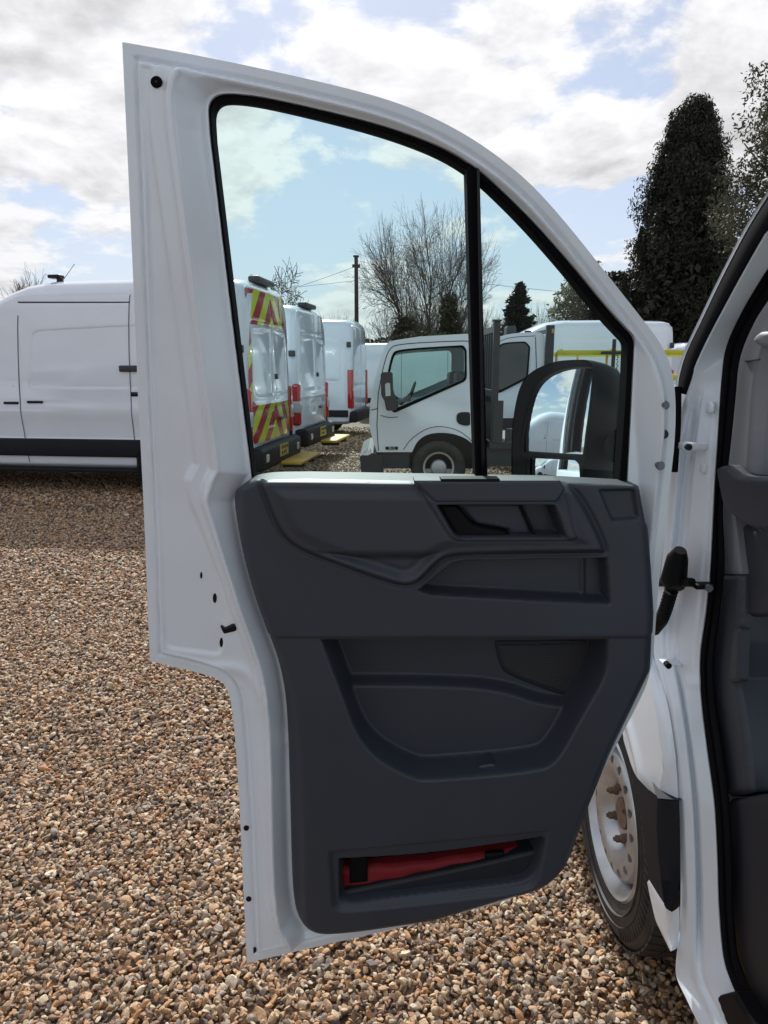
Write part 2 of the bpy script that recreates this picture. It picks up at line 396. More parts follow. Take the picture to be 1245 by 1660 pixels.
def stone_mat():
    m = bpy.data.materials.new('pebble_stone'); m.use_nodes = True; nt = m.node_tree; N = nt.nodes; L = nt.links; b = N['Principled BSDF']
    oi = N.new('ShaderNodeObjectInfo'); r = stone_ramp(nt); L.new(oi.outputs['Random'], r.inputs[0])
    tc = N.new('ShaderNodeTexCoord'); n = N.new('ShaderNodeTexNoise'); n.inputs['Scale'].default_value = 1.6; n.inputs['Detail'].default_value = 5; n.inputs['Roughness'].default_value = 0.7
    L.new(tc.outputs['Object'], n.inputs['Vector'])
    vr = N.new('ShaderNodeValToRGB'); vr.color_ramp.elements[0].position = 0.3; vr.color_ramp.elements[0].color = (0.62, 0.58, 0.55, 1)
    vr.color_ramp.elements[1].position = 0.7; vr.color_ramp.elements[1].color = (1.18, 1.15, 1.12, 1); L.new(n.outputs['Fac'], vr.inputs[0])
    mx = N.new('ShaderNodeMix'); mx.data_type = 'RGBA'; mx.blend_type = 'MULTIPLY'; mx.inputs['Factor'].default_value = 1
    L.new(r.outputs[0], mx.inputs['A']); L.new(vr.outputs[0], mx.inputs['B']); L.new(mx.outputs['Result'], b.inputs['Base Color'])
    b.inputs['Roughness'].default_value = 0.55; b.inputs['Specular IOR Level'].default_value = 0.35
    bp = N.new('ShaderNodeBump'); bp.inputs['Strength'].default_value = 0.25; bp.inputs['Distance'].default_value = 0.15
    L.new(n.outputs['Fac'], bp.inputs['Height']); L.new(bp.outputs[0], b.inputs['Normal'])
    return m

def build_gravel():
    M = stone_mat(); stones = bpy.data.collections.new('pebbles'); NV = 12
    for k in range(NV):
        bm = bmesh.new(); bmesh.ops.create_icosphere(bm, subdivisions=3 if k < 6 else 2, radius=1.0)
        ax = np.array([1.0, rng.uniform(0.62, 0.95), rng.uniform(0.42, 0.72)])
        cuts = rng.normal(size=(11, 3)); cuts /= np.linalg.norm(cuts, axis=1)[:, None]; off = rng.uniform(0.50, 0.86, 11)
        for v in bm.verts:
            p = np.array(v.co)
            for c, o in zip(cuts, off):                         # broken flats on a rounded stone
                s = p @ c
                if s > o: p = p - c * (s - o) * 0.92
            v.co = Vector(p * ax)
        me = bpy.data.meshes.new('pebble'); bm.to_mesh(me); bm.free(); me.materials.append(M)
        me.polygons.foreach_set('use_smooth', [True] * len(me.polygons)); me.set_sharp_from_angle(angle=R(26))
        o = bpy.data.objects.new('pebble', me); stones.objects.link(o)
    pts, scl = [], []
    def scatter(y0, y1, dens, smin, smax, zlo, zhi):
        xw = lambda y: np.minimum(0.62 * y + 0.55, 8.5)
        a = (xw(y0) + xw(y1)) * (y1 - y0); n = int(a * dens)
        y = np.sqrt(rng.uniform(y0 ** 2, y1 ** 2, n)); x = rng.uniform(-1, 1, n) * xw(y) - 0.05 * y
        s = smin * (smax / smin) ** (rng.beta(1.6, 2.0, n)) * np.where(rng.uniform(size=n) < 0.035, 1.5, 1.0)
        # scuffed thin spots where the soil shows
        thin = np.sin(x * 2.1 + 1.3 * np.sin(y * 1.7)) * np.sin(y * 1.9 + 0.8 * np.sin(x * 2.9)) > 0.86
        keep = ~(thin & (rng.uniform(size=n) < 0.45)); x, y, s = x[keep], y[keep], s[keep]; n = len(x)
        pts.append(np.stack([x, y, rng.uniform(zlo, zhi, n) - 0.004], 1)); scl.append(s)
    scatter(0.9, 2.6, 9000, 0.0065, 0.0165, -0.010, 0.010)
    scatter(2.6, 4.4, 5600, 0.0080, 0.0175, -0.010, 0.010)
    scatter(4.4, 7.6, 2300, 0.0110, 0.0210, -0.010, 0.010)
    scatter(7.6, 13.0, 800, 0.0150, 0.0270, -0.010, 0.009)
    scatter(13.0, 19.0, 330, 0.020, 0.034, -0.012, 0.008)
    P = np.concatenate(pts); s = np.concatenate(scl); n = len(P)
    me = bpy.data.meshes.new('gravel'); me.vertices.add(n); me.vertices.foreach_set('co', P.astype(np.float32).ravel()); me.update()
    rot = rng.uniform(0, 6.283, (n, 3)); rot[:, :2] = rng.normal(0, 0.55, (n, 2))
    a = me.attributes.new('rot', 'FLOAT_VECTOR', 'POINT'); a.data.foreach_set('vector', rot.astype(np.float32).ravel())
    sc = s[:, None] * rng.uniform(0.72, 1.22, (n, 3)) * np.array([1.12, 0.95, 0.85]); a = me.attributes.new('scl', 'FLOAT_VECTOR', 'POINT'); a.data.foreach_set('vector', sc.astype(np.float32).ravel())
    a = me.attributes.new('pick', 'INT', 'POINT'); a.data.foreach_set('value', rng.integers(0, NV, n).astype(np.int32))
    o = bpy.data.objects.new('gravel', me); COL.objects.link(o)
    ng = bpy.data.node_groups.new('gravel_scatter', 'GeometryNodeTree')
    ng.interface.new_socket('Geometry', in_out='INPUT', socket_type='NodeSocketGeometry'); ng.interface.new_socket('Geometry', in_out='OUTPUT', socket_type='NodeSocketGeometry')
    N, L = ng.nodes, ng.links; gi = N.new('NodeGroupInput'); go = N.new('NodeGroupOutput'); ip = N.new('GeometryNodeInstanceOnPoints')
    ci = N.new('GeometryNodeCollectionInfo'); ci.inputs['Collection'].default_value = stones; ci.inputs['Separate Children'].default_value = True; ci.inputs['Reset Children'].default_value = True
    def attr(nm, ty):
        q = N.new('GeometryNodeInputNamedAttribute'); q.data_type = ty; q.inputs['Name'].default_value = nm; return q.outputs['Attribute']
    er = N.new('FunctionNodeEulerToRotation'); L.new(attr('rot', 'FLOAT_VECTOR'), er.inputs[0])
    ip.inputs['Pick Instance'].default_value = True
    L.new(gi.outputs[0], ip.inputs['Points']); L.new(ci.outputs[0], ip.inputs['Instance']); L.new(attr('pick', 'INT'), ip.inputs['Instance Index'])
    L.new(er.outputs[0], ip.inputs['Rotation']); L.new(attr('scl', 'FLOAT_VECTOR'), ip.inputs['Scale']); L.new(ip.outputs[0], go.inputs[0])
    md = o.modifiers.new('scatter', 'NODES'); md.node_group = ng
    tag(o, kind='stuff'); print('pebbles', n)
build_gravel()

# ------------------------------------------------------------------ the open van: its side stands at X = 0.6, nose towards +Y
van = thing('white_panel_van', 'white panel van with its grey lined front door standing wide open', 'van', (1.55, 1.2, 0), world=True)

# ---- the opened front door
DOOR_OUT = [(198, 68), (300, 86), (420, 110, 's'), (560, 142, 's'), (645, 166, 's'), (722, 199, 's'), (792, 241, 's'), (860, 296, 's'), (922, 366, 's'),
            (982, 442, 's'), (1034, 508, 's'), (1072, 556, 's'), (1090, 600, 's'), (1096, 650, 's'), (1094, 720, 's'), (1084, 800, 's'), (1076, 880, 's'),
            (1066, 960, 's'), (1058, 1090, 's'), (1030, 1150, 's'), (970, 1262, 's'), (925, 1370, 's'), (860, 1450, 60), (700, 1492, 's'), (530, 1531, 's'),
            (400, 1561, 3), (388, 1300), (378, 1150, 's'), (366, 1106, 's'), (330, 1092, 's'), (243, 1072, 2), (224, 650)]
WIN = [(408, 786), (372, 500, 's'), (338, 215), (334, 150, 55), (395, 148, 's'), (500, 170, 's'), (640, 205, 's'), (755, 253, 's'), (850, 339, 's'), (932, 432, 's'),
       (988, 502, 's'), (1031, 548, 12), (1026, 650, 's'), (1019, 786)]
GLASS = [(414, 786), (380, 500, 's'), (347, 225), (343, 162, 45), (395, 161, 's'), (500, 184, 's'), (640, 221, 's'), (748, 267, 's'), (838, 352, 's'), (917, 442, 's'),
         (972, 511, 's'), (1015, 556, 8), (1011, 650, 's'), (1001, 786)]
CARD = [(379, 832, 's'), (376, 806, 's'), (384, 792, 's'), (414, 772, 's'), (500, 771), (905, 778), (1033, 785, 6), (1043, 846, 6), (1051, 850, 's'), (1058, 920, 's'), (1062, 1000, 's'), (1058, 1095, 's'),
        (1038, 1152, 's'), (984, 1245, 's'), (946, 1335, 's'), (926, 1395, 's'), (905, 1448, 's'), (870, 1468, 's'), (705, 1506, 's'), (560, 1531, 's'), (500, 1530, 's'), (488, 1496, 's'),
        (470, 1475, 's'), (465, 1300, 's'), (463, 1150, 's'), (452, 1078, 's'), (436, 1030, 's'), (412, 965, 's'), (393, 895, 's')]
def strip_x(pts, f=1.0): return [(x, y) for x, y in pts]
P_out, P_win, P_glass = DP(DOOR_OUT), DP(WIN, 0.0), DP(GLASS, 0.02)
P_card = DP(CARD, -0.025)
P_in = DP([p for p in WIN if p[1] < 700 and p[1] > 0][0:0] + [(379, 815), (404, 770), (372, 500, 's'), (338, 215), (334, 150, 55), (395, 148, 's'), (500, 170, 's'), (640, 205, 's'), (755, 253, 's'),
          (850, 339, 's'), (932, 432, 's'), (988, 502, 's'), (1031, 548, 12), (1026, 650, 's'), (1036, 800), (1045, 900), (1045, 1100), (930, 1380), (870, 1470), (500, 1532), (488, 1496, 's'),
          (470, 1475, 's'), (465, 1300, 's'), (463, 1150, 's'), (452, 1078, 's'), (436, 1030, 's'), (412, 965, 's'), (393, 895, 's')])
P_jamb = DP([(236, 108), (250, 100, 10), (300, 108), (300, 300), (318, 600), (345, 880), (370, 1000), (366, 1062, 20), (268, 1050, 20), (252, 900), (240, 400)])
P_fold = DP([(330, 1082), (392, 1075, 's'), (430, 1120, 's'), (466, 1200)], 0.0, False)
def stack(A, B): return np.stack([A, B], 1)
def h_skin(A, B, d):
    P = stack(A, B); do = -sdf(P, P_out)[0]; r = sdf(P, P_in)[0]
    low = np.clip((1.36 - B) / 0.18, 0, 1); r = np.maximum(r, 0) * (1 + 0.9 * low)
    sm = lambda t: np.clip(t, 0, 1) ** 2 * (3 - 2 * np.clip(t, 0, 1))
    lin = lambda t: np.clip(t, 0, 1)
    side = sm((do - 0.0200) / 0.0065)
    h = 0.011 * side - 0.0045 * bump(do, 0.0185, 0.0022) + 0.0015 * bump(do, 0.0285, 0.0025)
    prof = -0.016 + 0.040 * lin((r - 0.004) / 0.040) ** 0.85 + 0.0025 * bump(r, 0.0455, 0.0028) - 0.016 * sm((r - 0.050) / 0.014) - 0.008 * sm((r - 0.078) / 0.014)
    ed = sm((do - 0.018) / 0.018)
    h = h + np.where(r > 0.12, 0.0, prof) * ed
    sj, _ = sdf(P, P_jamb); h = h - 0.0035 * S(sj, 0.009) * sm((r - 0.08) / 0.02)
    fold = seg_dist(P, P_fold, False)[0]; h = h + 0.0045 * np.exp(-(fold / 0.012) ** 2) * ed
    sc, _ = sdf(P, P_card); h = np.where(sc < 0, h - 0.09 * S(sc + 0.012, 0.02), h)
    return h
door = relief('front_door', P_out, [P_win], h_skin, 0.0026, M_paint_in, van, door_tw(0.0), rim=-0.016)
def h_outer(A, B, d):
    do = -sdf(stack(A, B), P_out)[0]; t = np.clip(do / 0.10, 0, 1)
    return -0.014 - 0.060 * np.sqrt(1 - (1 - t) ** 2) - 0.006 * bump(B, 1.12, 0.02)
EXP = DP([(366, 800), (318, 500, 's'), (288, 205), (282, 126, 50), (350, 128, 's'), (500, 152, 's'), (640, 188, 's'), (755, 236, 's'), (850, 322, 's'), (940, 418, 's'), (1000, 490, 's'), (1048, 545, 12), (1046, 650, 's'), (1040, 800)], 0.06)
relief('outer_surround', EXP, [DP(GLASS, 0.066)], lambda A, B, d: -0.066 - edge_round(d, 0.004), 0.006, M_gloss, door, door_tw(0.0), rim=-0.05)
relief('outer_skin', P_out, [EXP], h_outer, 0.010, M_paint, door, door_tw(0.0), rim=-0.02)
# window seal, glass, divider
relief('window_seal', P_win, [P_glass], lambda A, B, d: -0.006 + edge_round(d, 0.005), 0.0030, M_rub, door, door_tw(0.0), rim=-0.045)
relief('window_glass', DP([(405, 792), (340, 220), (337, 155, 50), (395, 153), (640, 212), (775, 262), (778, 792)], 0.03), [], lambda A, B, d: 0 * A, 0.02, M_doorglass, door, door_tw(0.028))
relief('quarter_glass', DP([(776, 792), (773, 262), (850, 340), (925, 432), (1024, 550), (1012, 792)], 0.03), [], lambda A, B, d: 0 * A, 0.02, M_doorglass, door, door_tw(0.032))
relief('window_divider', DP([(757, 259), (779, 274), (792, 786), (772, 786)], 0.0), [], lambda A, B, d: -0.004 + edge_round(d, 0.006), 0.0025, M_rub, door, door_tw(0.0), rim=-0.05)
MB().prism(DP([(772.5, 272), (777, 275), (786, 782), (781, 782)], -0.006), lambda p, q, h: (p, float(f_door(q)) - h, q), 0.003, 0.009).build('divider_rib', M_gloss, door)

# ---- door card
F_FRONT = DP([(401, 830), (400, 795), (425, 782), (1024, 792), (1036, 855), (1046, 1000), (1042, 1092), (975, 1232), (936, 1330), (900, 1430, 40), (700, 1490), (540, 1514, 's'), (500, 1508, 's'), (497, 1470),
             (494, 1300, 's'), (487, 1160, 's'), (472, 1085, 's'), (450, 1030, 's'), (425, 962, 's'), (407, 890, 's')], -0.05)
PAD = DP([(417, 790), (420, 770), (906, 776), (940, 800, 's'), (962, 835, 's'), (982, 876, 's'), (990, 903, 4), (745, 906, 's'), (716, 914, 's'), (690, 944, 's'), (672, 957, 's'), (640, 957, 's'), (478, 897, 40), (447, 868, 40)], -0.08)
PAD_LOW = DP([(478, 891), (728, 891), (700, 915), (676, 940, 20), (650, 944, 10), (520, 903)], -0.08)
REC = DP([(676, 957), (738, 908, 12), (984, 903), (989, 980, 3), (700, 965, 8)], -0.05)
BEZ = DP([(668, 779), (912, 779), (936, 877, 8), (733, 877, 14), (700, 826)], -0.085)
OPEN = DP([(706, 817), (898, 817), (919, 873, 4), (738, 873, 14)], -0.082)
MIDL = DP([(395, 1031), (1080, 1031), (1080, 1560), (395, 1560)], -0.05)
RBLK = DP([(968, 792, 4), (1030, 790, 8), (1038, 842, 4), (990, 846, 4)], -0.05)
POCK = DP([(519, 1035, 4), (986, 1035, 4), (985, 1092, 's'), (950, 1150, 's'), (905, 1235, 's'), (872, 1251, 's'), (700, 1266, 's'), (672, 1264, 's'), (610, 1232, 's'), (576, 1190, 's'), (556, 1132, 's')], -0.045)
SHELF = DP([(480, 1111), (740, 1112, 's'), (830, 1122, 's'), (880, 1142, 's'), (950, 1150, 's'), (1020, 1100), (1020, 1300), (480, 1300)], -0.01)
BIN_BEV = DP([(530, 1380, 4), (893, 1345, 4), (882, 1410, 's'), (868, 1445, 's'), (840, 1452, 's'), (575, 1482, 's'), (536, 1480, 20)], -0.05)
BIN = DP([(548, 1395, 2), (690, 1388, 's'), (885, 1359, 3), (872, 1412, 's'), (856, 1434, 's'), (820, 1440, 's'), (570, 1470, 14), (548, 1466, 12)], -0.045)
def h_card(A, B, d):
    P = stack(A, B); sf = np.maximum(sdf(P, F_FRONT)[0], 0)
    h = 0.052 * (1 - np.clip(sf / 0.034, 0, 1) ** 1.8) + 0.002
    pd = sdf(P, PAD)[0]; h = h - 0.0035 * bump(pd, 0.0015, 0.0028) + 0.026 * S(pd, 0.014) + 0.006 * S(pd + 0.020, 0.020)
    h = h - 0.015 * S(sdf(P, PAD_LOW)[0], 0.020)
    h = h - 0.042 * S(sdf(P, REC)[0], 0.007)
    bz = sdf(P, BEZ)[0]; h = h + 0.005 * S(bz, 0.004) - 0.002 * bump(bz, 0.0, 0.0022)
    h = h - 0.050 * S(sdf(P, OPEN)[0], 0.006)
    h = h - 0.005 * S(sdf(P, MIDL)[0], 0.004)
    h = h - 0.012 * S(sdf(P, RBLK)[0], 0.006)
    h = h - 0.095 * S(sdf(P, POCK)[0], 0.012) + 0.026 * S(sdf(P, SHELF)[0], 0.018) * S(sdf(P, POCK)[0], 0.012)
    h = h - 0.010 * S(sdf(P, BIN_BEV)[0], 0.012) - 0.080 * S(sdf(P, BIN)[0], 0.012)
    rib = sdf(P, DP([(946, 904), (950, 904), (951, 978), (946, 978)], -0.03))[0]; h = h + 0.004 * S(rib - 0.004, 0.006) * (S(sdf(P, REC)[0], 0.007))
    return h + edge_round(d, 0.007)
card = relief('door_card', P_card, [], h_card, 0.0025, M_card, door, door_tw(0.0), rim=-0.025)
def prism_door(name, pts, h0, h1, m, par=None, off=None, bev=0.002):
    pl = DP(pts, -(h0 + h1) / 2 if off is None else off)
    return relief(name, pl, [], lambda A, B, d: h1 + edge_round(d, bev), 0.0022, m, par or door, door_tw(0.0), rim=h0)
# handle bar over the opening, the pull and the dark grip hole
prism_door('handle_bar', [(669, 779), (908, 779), (917, 792, 4), (902, 814, 3), (704, 814, 3)], 0.05, 0.094, M_card, off=-0.09, bev=0.004)
prism_door('bar_lip', [(690, 801), (908, 801), (898, 815), (704, 815)], 0.05, 0.088, M_card, off=-0.09)
prism_door('door_handle', [(708, 817), (741, 817, 4), (763, 846, 's'), (780, 852, 's'), (822, 858, 's'), (830, 873, 2), (740, 873, 14)], 0.03, 0.070, M_blk, off=-0.06, bev=0.006)
prism_door('handle_recess', [(744, 818), (842, 818), (866, 872), (832, 872), (824, 857), (772, 848)], 0.028, 0.052, M_card, off=-0.05)
prism_door('grip_hole', [(843, 818), (897, 818), (918, 872, 3), (867, 872)], 0.02, 0.040, M_gloss, off=-0.05)
prism_door('grip_edge', [(843, 818), (847, 818), (872, 873), (866, 873)], 0.02, 0.066, M_blk, off=-0.06)
prism_door('shelf_black_strip', [(714, 776), (810, 776), (810, 781), (716, 781)], 0.06, 0.0935, M_blk, off=-0.09)  # black strip along part of the shelf edge above the handle bar
prism_door('pocket_tab', [(775, 1262), (776, 1240, 5), (800, 1236, 5), (818, 1258)], -0.03, 0.025, M_card, off=-0.02)
def grille_mat():
    m = mat('speaker_mesh', (0.020, 0.022, 0.027), 0.55); nt = m.node_tree; b = nt.nodes['Principled BSDF']
    tc = nt.nodes['Texture Coordinate']; v = nt.nodes.new('ShaderNodeTexVoronoi'); v.inputs['Scale'].default_value = 260; v.inputs['Randomness'].default_value = 0.15
    nt.links.new(tc.outputs['Object'], v.inputs['Vector']); bp = nt.nodes.new('ShaderNodeBump'); bp.inputs['Strength'].default_value = 0.9; bp.inputs['Distance'].default_value = 0.002
    nt.links.new(v.outputs['Distance'], bp.inputs['Height']); nt.links.new(bp.outputs[0], b.inputs['Normal']); return m
SPK = [(801, 1040, 5), (981, 1038, 4), (979, 1088, 's'), (962, 1115, 's'), (938, 1138, 8), (880, 1118, 's'), (822, 1096, 's'), (810, 1080, 's')]
prism_door('speaker_surround', SPK, -0.07, -0.043, M_card_dark, off=0.04, bev=0.003)
prism_door('speaker_grille', [(806, 1045, 5), (974, 1043, 4), (972, 1086, 's'), (957, 1112, 's'), (936, 1131, 8), (880, 1112, 's'), (826, 1092, 's'), (815, 1078, 's')], -0.06, -0.0405, grille_mat(), off=0.04)
# lower bin: inner lip in front, the red pouch behind it
prism_door('bin_lip', [(552, 1437), (700, 1408, 's'), (806, 1385, 's'), (842, 1375, 's'), (868, 1370), (858, 1430, 14), (820, 1438), (570, 1468, 10), (552, 1464)], -0.025, 0.018, M_card_dark, off=0.0, bev=0.006)
bag = thing('red_pouch', 'red fabric pouch with black straps tucked in the lower door bin', 'pouch', (0.1, 1.22, 0.5), world=True)
pl = DP([(552, 1398, 2), (700, 1386), (842, 1364, 5), (836, 1412), (700, 1436), (552, 1462)], 0.02)
relief('pouch_body', pl, [], lambda A, B, d: 0.004 + edge_round(d, 0.012) + 0.003 * np.sin(A * 60) * np.sin(B * 45 + A * 20), 0.003, M_red, bag, door_tw(0.0), rim=-0.026)
for xs in ((567, 596), (786, 816)):
    pl = DP([(xs[0], 1380), (xs[1], 1378), (xs[1], 1425), (xs[0], 1428)], 0.0)
    relief('strap', pl, [], lambda A, B, d: 0.0085 + edge_round(d, 0.002), 0.003, M_blk, bag, door_tw(0.0), rim=-0.002)
# plugs, bolts, holes in the frame
def disc_door(name, px, py, rpx, h0, h1, m, ell=1.0, par=None):
    pts = [(px + rpx * ell * math.cos(a), py + rpx * math.sin(a)) for a in np.linspace(0, 2 * math.pi, 25)[:-1]]
    pl = DP(pts, -(h1)); mb = MB()
    fn = lambda p, q, h: (p, float(f_door(q)) - h, q)
    c = pl.mean(0); pin = c + (pl - c) * 0.86
    mb.prism(list(pl), fn, h0, h1 - 0.001); mb.prism(list(pin), fn, h0, h1)
    return mb.build(name, m, par or door, angle=30)
q_ = on_door(253, 132, -0.012); hp = float(h_skin(np.array([q_[0]]), np.array([q_[1]]), None)[0]); pg = disc_door('rubber_plug', 253, 132, 9.5, 0.0, hp + 0.0035, M_rub); disc_door('plug_dimple', 253, 132, 2.2, 0.0, hp + 0.0045, M_gloss, par=pg)
for x, y, r, e in ((326, 933, 5.5, .35), (348, 970, 8, .4), (359, 1042, 8, .4), (399, 1343, 4.5, 1), (403, 1458, 4.5, 1), (410, 1541, 5, 1.1)):
    q_ = on_door(x, y, -0.012); disc_door('drain_hole', x, y, r, -0.01, float(h_skin(np.array([q_[0]]), np.array([q_[1]]), None)[0]) + 0.0012, M_gloss, e)
for x, y in ((1078.5, 657), (1071, 755)):
    b_ = disc_door('hinge_bolt', x, y, 7.5, 0.0, 0.022, M_zinc); disc_door('bolt_head', x, y, 4.6, 0.0, 0.031, M_zinc, par=b_)
disc_door('grommet', 1077, 704, 7.5, 0.0, 0.020, M_gloss)
prism_door('latch_opening', [(355, 1014), (364, 1018), (378, 1011, 5), (383, 1014, 3), (383, 1024, 4), (362, 1029, 2)], -0.01, float(h_skin(np.array([on_door(372, 1020, -.012)[0]]), np.array([on_door(372, 1020, -.012)[1]]), None)[0]) + 0.002, M_gloss, off=-0.015)

# ---- door mirror, standing out beyond the glass
MC = Vector(on_y(900, 690, 1.50)); MN = Vector((-0.70, -0.71, 0.108)).normalized()
MR = MN.cross(Vector((0, 0, -1))).normalized()
if MR.x < 0: MR = -MR
MU = MR.cross(MN).normalized()
if MU.z < 0: MU = -MU
def m2(px, py, back=0.0):
    p = on_plane(px, py, MC - MN * back, MN) - (MC - MN * back); return (p.dot(MR), p.dot(MU))
def m3(a, b, h=0.0): return MC + MR * a + MU * b + MN * h
MHO = [m2(x, y) for x, y in fillet([(829, 776), (829, 700, 's'), (836, 650, 's'), (846, 618, 's'), (864, 600, 's'), (898, 585.5, 's'), (930, 583, 's'), (962, 583, 24), (962, 640), (952, 720, 's'), (944, 790), (829, 790)])]
def mtw(A, B, H):
    q = np.array(MC) + np.outer(A, MR) + np.outer(B, MU) + np.outer(H, MN); return q[:, 0], q[:, 1], q[:, 2]
UP_G = np.array([m2(x, y) for x, y in fillet([(843, 732, 3), (846, 700), (853, 665, 's'), (864, 630, 's'), (882, 610, 's'), (908, 598.5, 's'), (932, 594.5, 's'), (960, 594.5, 3), (953, 660), (943, 738, 5)])])
LO_G = np.array([m2(x, y) for x, y in fillet([(854, 742, 3), (930, 746), (937, 752, 5), (939, 784), (852, 784)])])
housing = relief('mirror_housing', np.array(MHO), [UP_G, LO_G], lambda A, B, d: edge_round(d, 0.004), 0.0025, M_blk, door, mtw, rim=-0.014)
mb = MB(); n = len(MHO); c = np.mean(np.array(MHO), 0); rows = []
for bk, sc_, sh in ((0.0, 1.0, 0.0), (-0.02, 1.02, 0.0), (-0.065, 1.01, 0.004), (-0.115, 0.95, 0.008), (-0.142, 0.82, 0.01), (-0.152, 0.5, 0.01)):
    rows.append([tuple(m3(c[0] + (p[0] - c[0]) * sc_ + sh, c[1] + (p[1] - c[1]) * sc_, bk)) for p in MHO])
vv = [p for r_ in rows for p in r_]; ff = []
for i in range(len(rows) - 1):
    for k in range(n): ff.append((i * n + k, i * n + (k + 1) % n, (i + 1) * n + (k + 1) % n, (i + 1) * n + k))
ff.append(tuple((len(rows) - 1) * n + k for k in range(n)))
mb.add(vv, ff).build('mirror_back', M_blk, door, angle=50)
def sph(Rc, cx, cy): return lambda A, B, d: -0.012 - ((A - cx) ** 2 + (B - cy) ** 2) / (2 * Rc)
cu, cl = UP_G.mean(0), LO_G.mean(0)
relief('mirror_glass', UP_G * 1.01 - cu * 0.01, [], sph(1.5, *cu), 0.003, M_mirror, door, mtw)
relief('wide_mirror_glass', LO_G, [], sph(0.42, *cl), 0.003, M_mirror, door, mtw)
e0 = Vector(on_y(996, 722, 1.57)); e1 = Vector(on_y(1006, 722, 1.44)); e2 = Vector(on_y(1013, 724, 1.30))
MB().tube([e0, e1, e2], [0.030, 0.030, 0.036], 14).build('mirror_arm', M_blk, door)
relief('mirror_base', DP([(1013, 690, 8), (1030, 680, 8), (1034, 790), (1013, 790, 8)], 0.085), [], lambda A, B, d: -0.105 - edge_round(d, .008), 0.006, M_blk, door, door_tw(0.0), rim=-0.06)

# ---- door opening of the van: hinge pillar, sill and windscreen pillar in one pressing
sstep = lambda a, b, x: float(np.clip((x - a) / (b - a), 0, 1) ** 2 * (3 - 2 * np.clip((x - a) / (b - a), 0, 1)))
PIL = [(1256, 352, 1261, 412, .60, .645), (1216, 421, 1231, 460, .60, .648), (1176, 494, 1209, 497, .60, .65), (1146, 551, 1189, 537, .60, .652), (1128, 590, 1179, 567), (1116, 625, 1174, 605), (1098, 690, 1167, 690), (1088, 760, 1162, 760),
       (1080, 840, 1158, 838), (1072, 920, 1154, 915), (1062, 990, 1147, 988), (1060, 1060, 1138, 1060), (1078, 1128, 1139, 1128), (1091, 1206, 1148, 1206), (1098, 1294, 1160, 1294), (1102, 1385, 1165, 1378), (1103, 1462, 1168, 1465),
       (1098, 1534, 1176, 1545), (1096, 1580, 1189, 1588), (1112, 1618, 1205, 1622), (1136, 1668, 1229, 1668), (1172, 1744, 1267, 1744)]
nP = len(PIL) - 1
def pil_prof(t, u):
    r = u * nP; up = sstep(5, 6.5, r) * (1 - sstep(16, 18, r)); lo = sstep(10, 12, r)
    d = 0.008 * sstep(0.03, 0.16, t) * up + 0.004 * sstep(0.0, 0.1, t) * (1 - up)
    d += up * (1 - lo) * (-0.022 * bump(t, 0.30, 0.09) + 0.014 * sstep(0.44, 0.51, t) - 0.004 * bump(t, 0.86, 0.05))
    d += up * lo * (0.004 * sstep(0.1, 0.2, t) - 0.022 * bump(t, 0.47, 0.05) + 0.006 * sstep(0.52, 0.60, t))
    d += up * (0.005 * bump(r, 11.6, 0.12) + 0.005 * bump(r, 9.4, 0.12)) * sstep(0.58, 0.66, t)
    d += (1 - up) * sstep(16, 18, r) * (0.010 * sstep(0.25, 0.40, t) - 0.006 * bump(t, 0.5, 0.05))
    return float(d - 0.014 * sstep(0.93, 1.0, t))
pillar = ruled('door_pillar', PIL, 0.600, 0.655, pil_prof, M_paint_in, van, na=72, sub=12)
# body behind the pillar, closing the gap beside the hinges
MB().prism([(1.50, 1.28), (1.52, 1.45), (1.62, 1.30), (2.2, 1.10), (2.2, 0.80), (1.48, 0.76)], lambda y, z, x: (x, y, z), 0.64, 0.70).build('inner_wing', M_paint_in, van, angle=20)
# windscreen pillar rubber, with its thin white edge outside
RUB = [(1256, 299, 1256, 357), (1245, 317, 1245, 375), (1209.5, 375, 1216, 421), (1170, 451, 1176, 494), (1136.5, 521, 1146.5, 551), (1113, 571, 1130, 587), (1102, 607, 1121.6, 614), (1098, 636, 1113, 640)]
ruled('pillar_rubber', RUB, 0.600, 0.602, lambda t, u: 0.013 * math.sin(math.pi * t) ** 0.6, M_rub, van, na=20)
ruled('pillar_edge', [(a - 4.0, b - 2.0, a, b) for a, b, _c, _d in RUB], 0.598, 0.602, lambda t, u: 0.003, M_paint, van, na=4)
# double-lipped seal round the opening
SEAL = [(1256, 412, 1256, 472), (1245, 430, 1245, 488), (1204, 497, 1224, 521), (1184, 537, 1205, 564), (1174, 567, 1197, 597), (1169, 605, 1193, 640), (1162, 690, 1187, 700), (1157, 760, 1180, 763), (1152, 825, 1172, 825), (1149, 915, 1175, 913), (1142, 988, 1167, 992),
        (1133, 1060, 1157.5, 1074), (1134, 1128, 1160, 1133), (1143, 1206, 1173, 1221), (1155, 1294, 1182, 1294), (1160, 1378, 1187, 1378), (1163, 1465, 1189, 1465), (1171, 1545, 1195, 1540), (1184, 1588, 1209, 1584), (1200, 1622, 1227, 1618), (1224, 1668, 1252, 1664), (1262, 1744, 1290, 1740)]
ruled('door_seal', SEAL, 0.652, 0.662, lambda t, u: 0.016 * abs(math.sin(2 * math.pi * t)) ** 0.5, M_rub, van, na=28, sub=12)
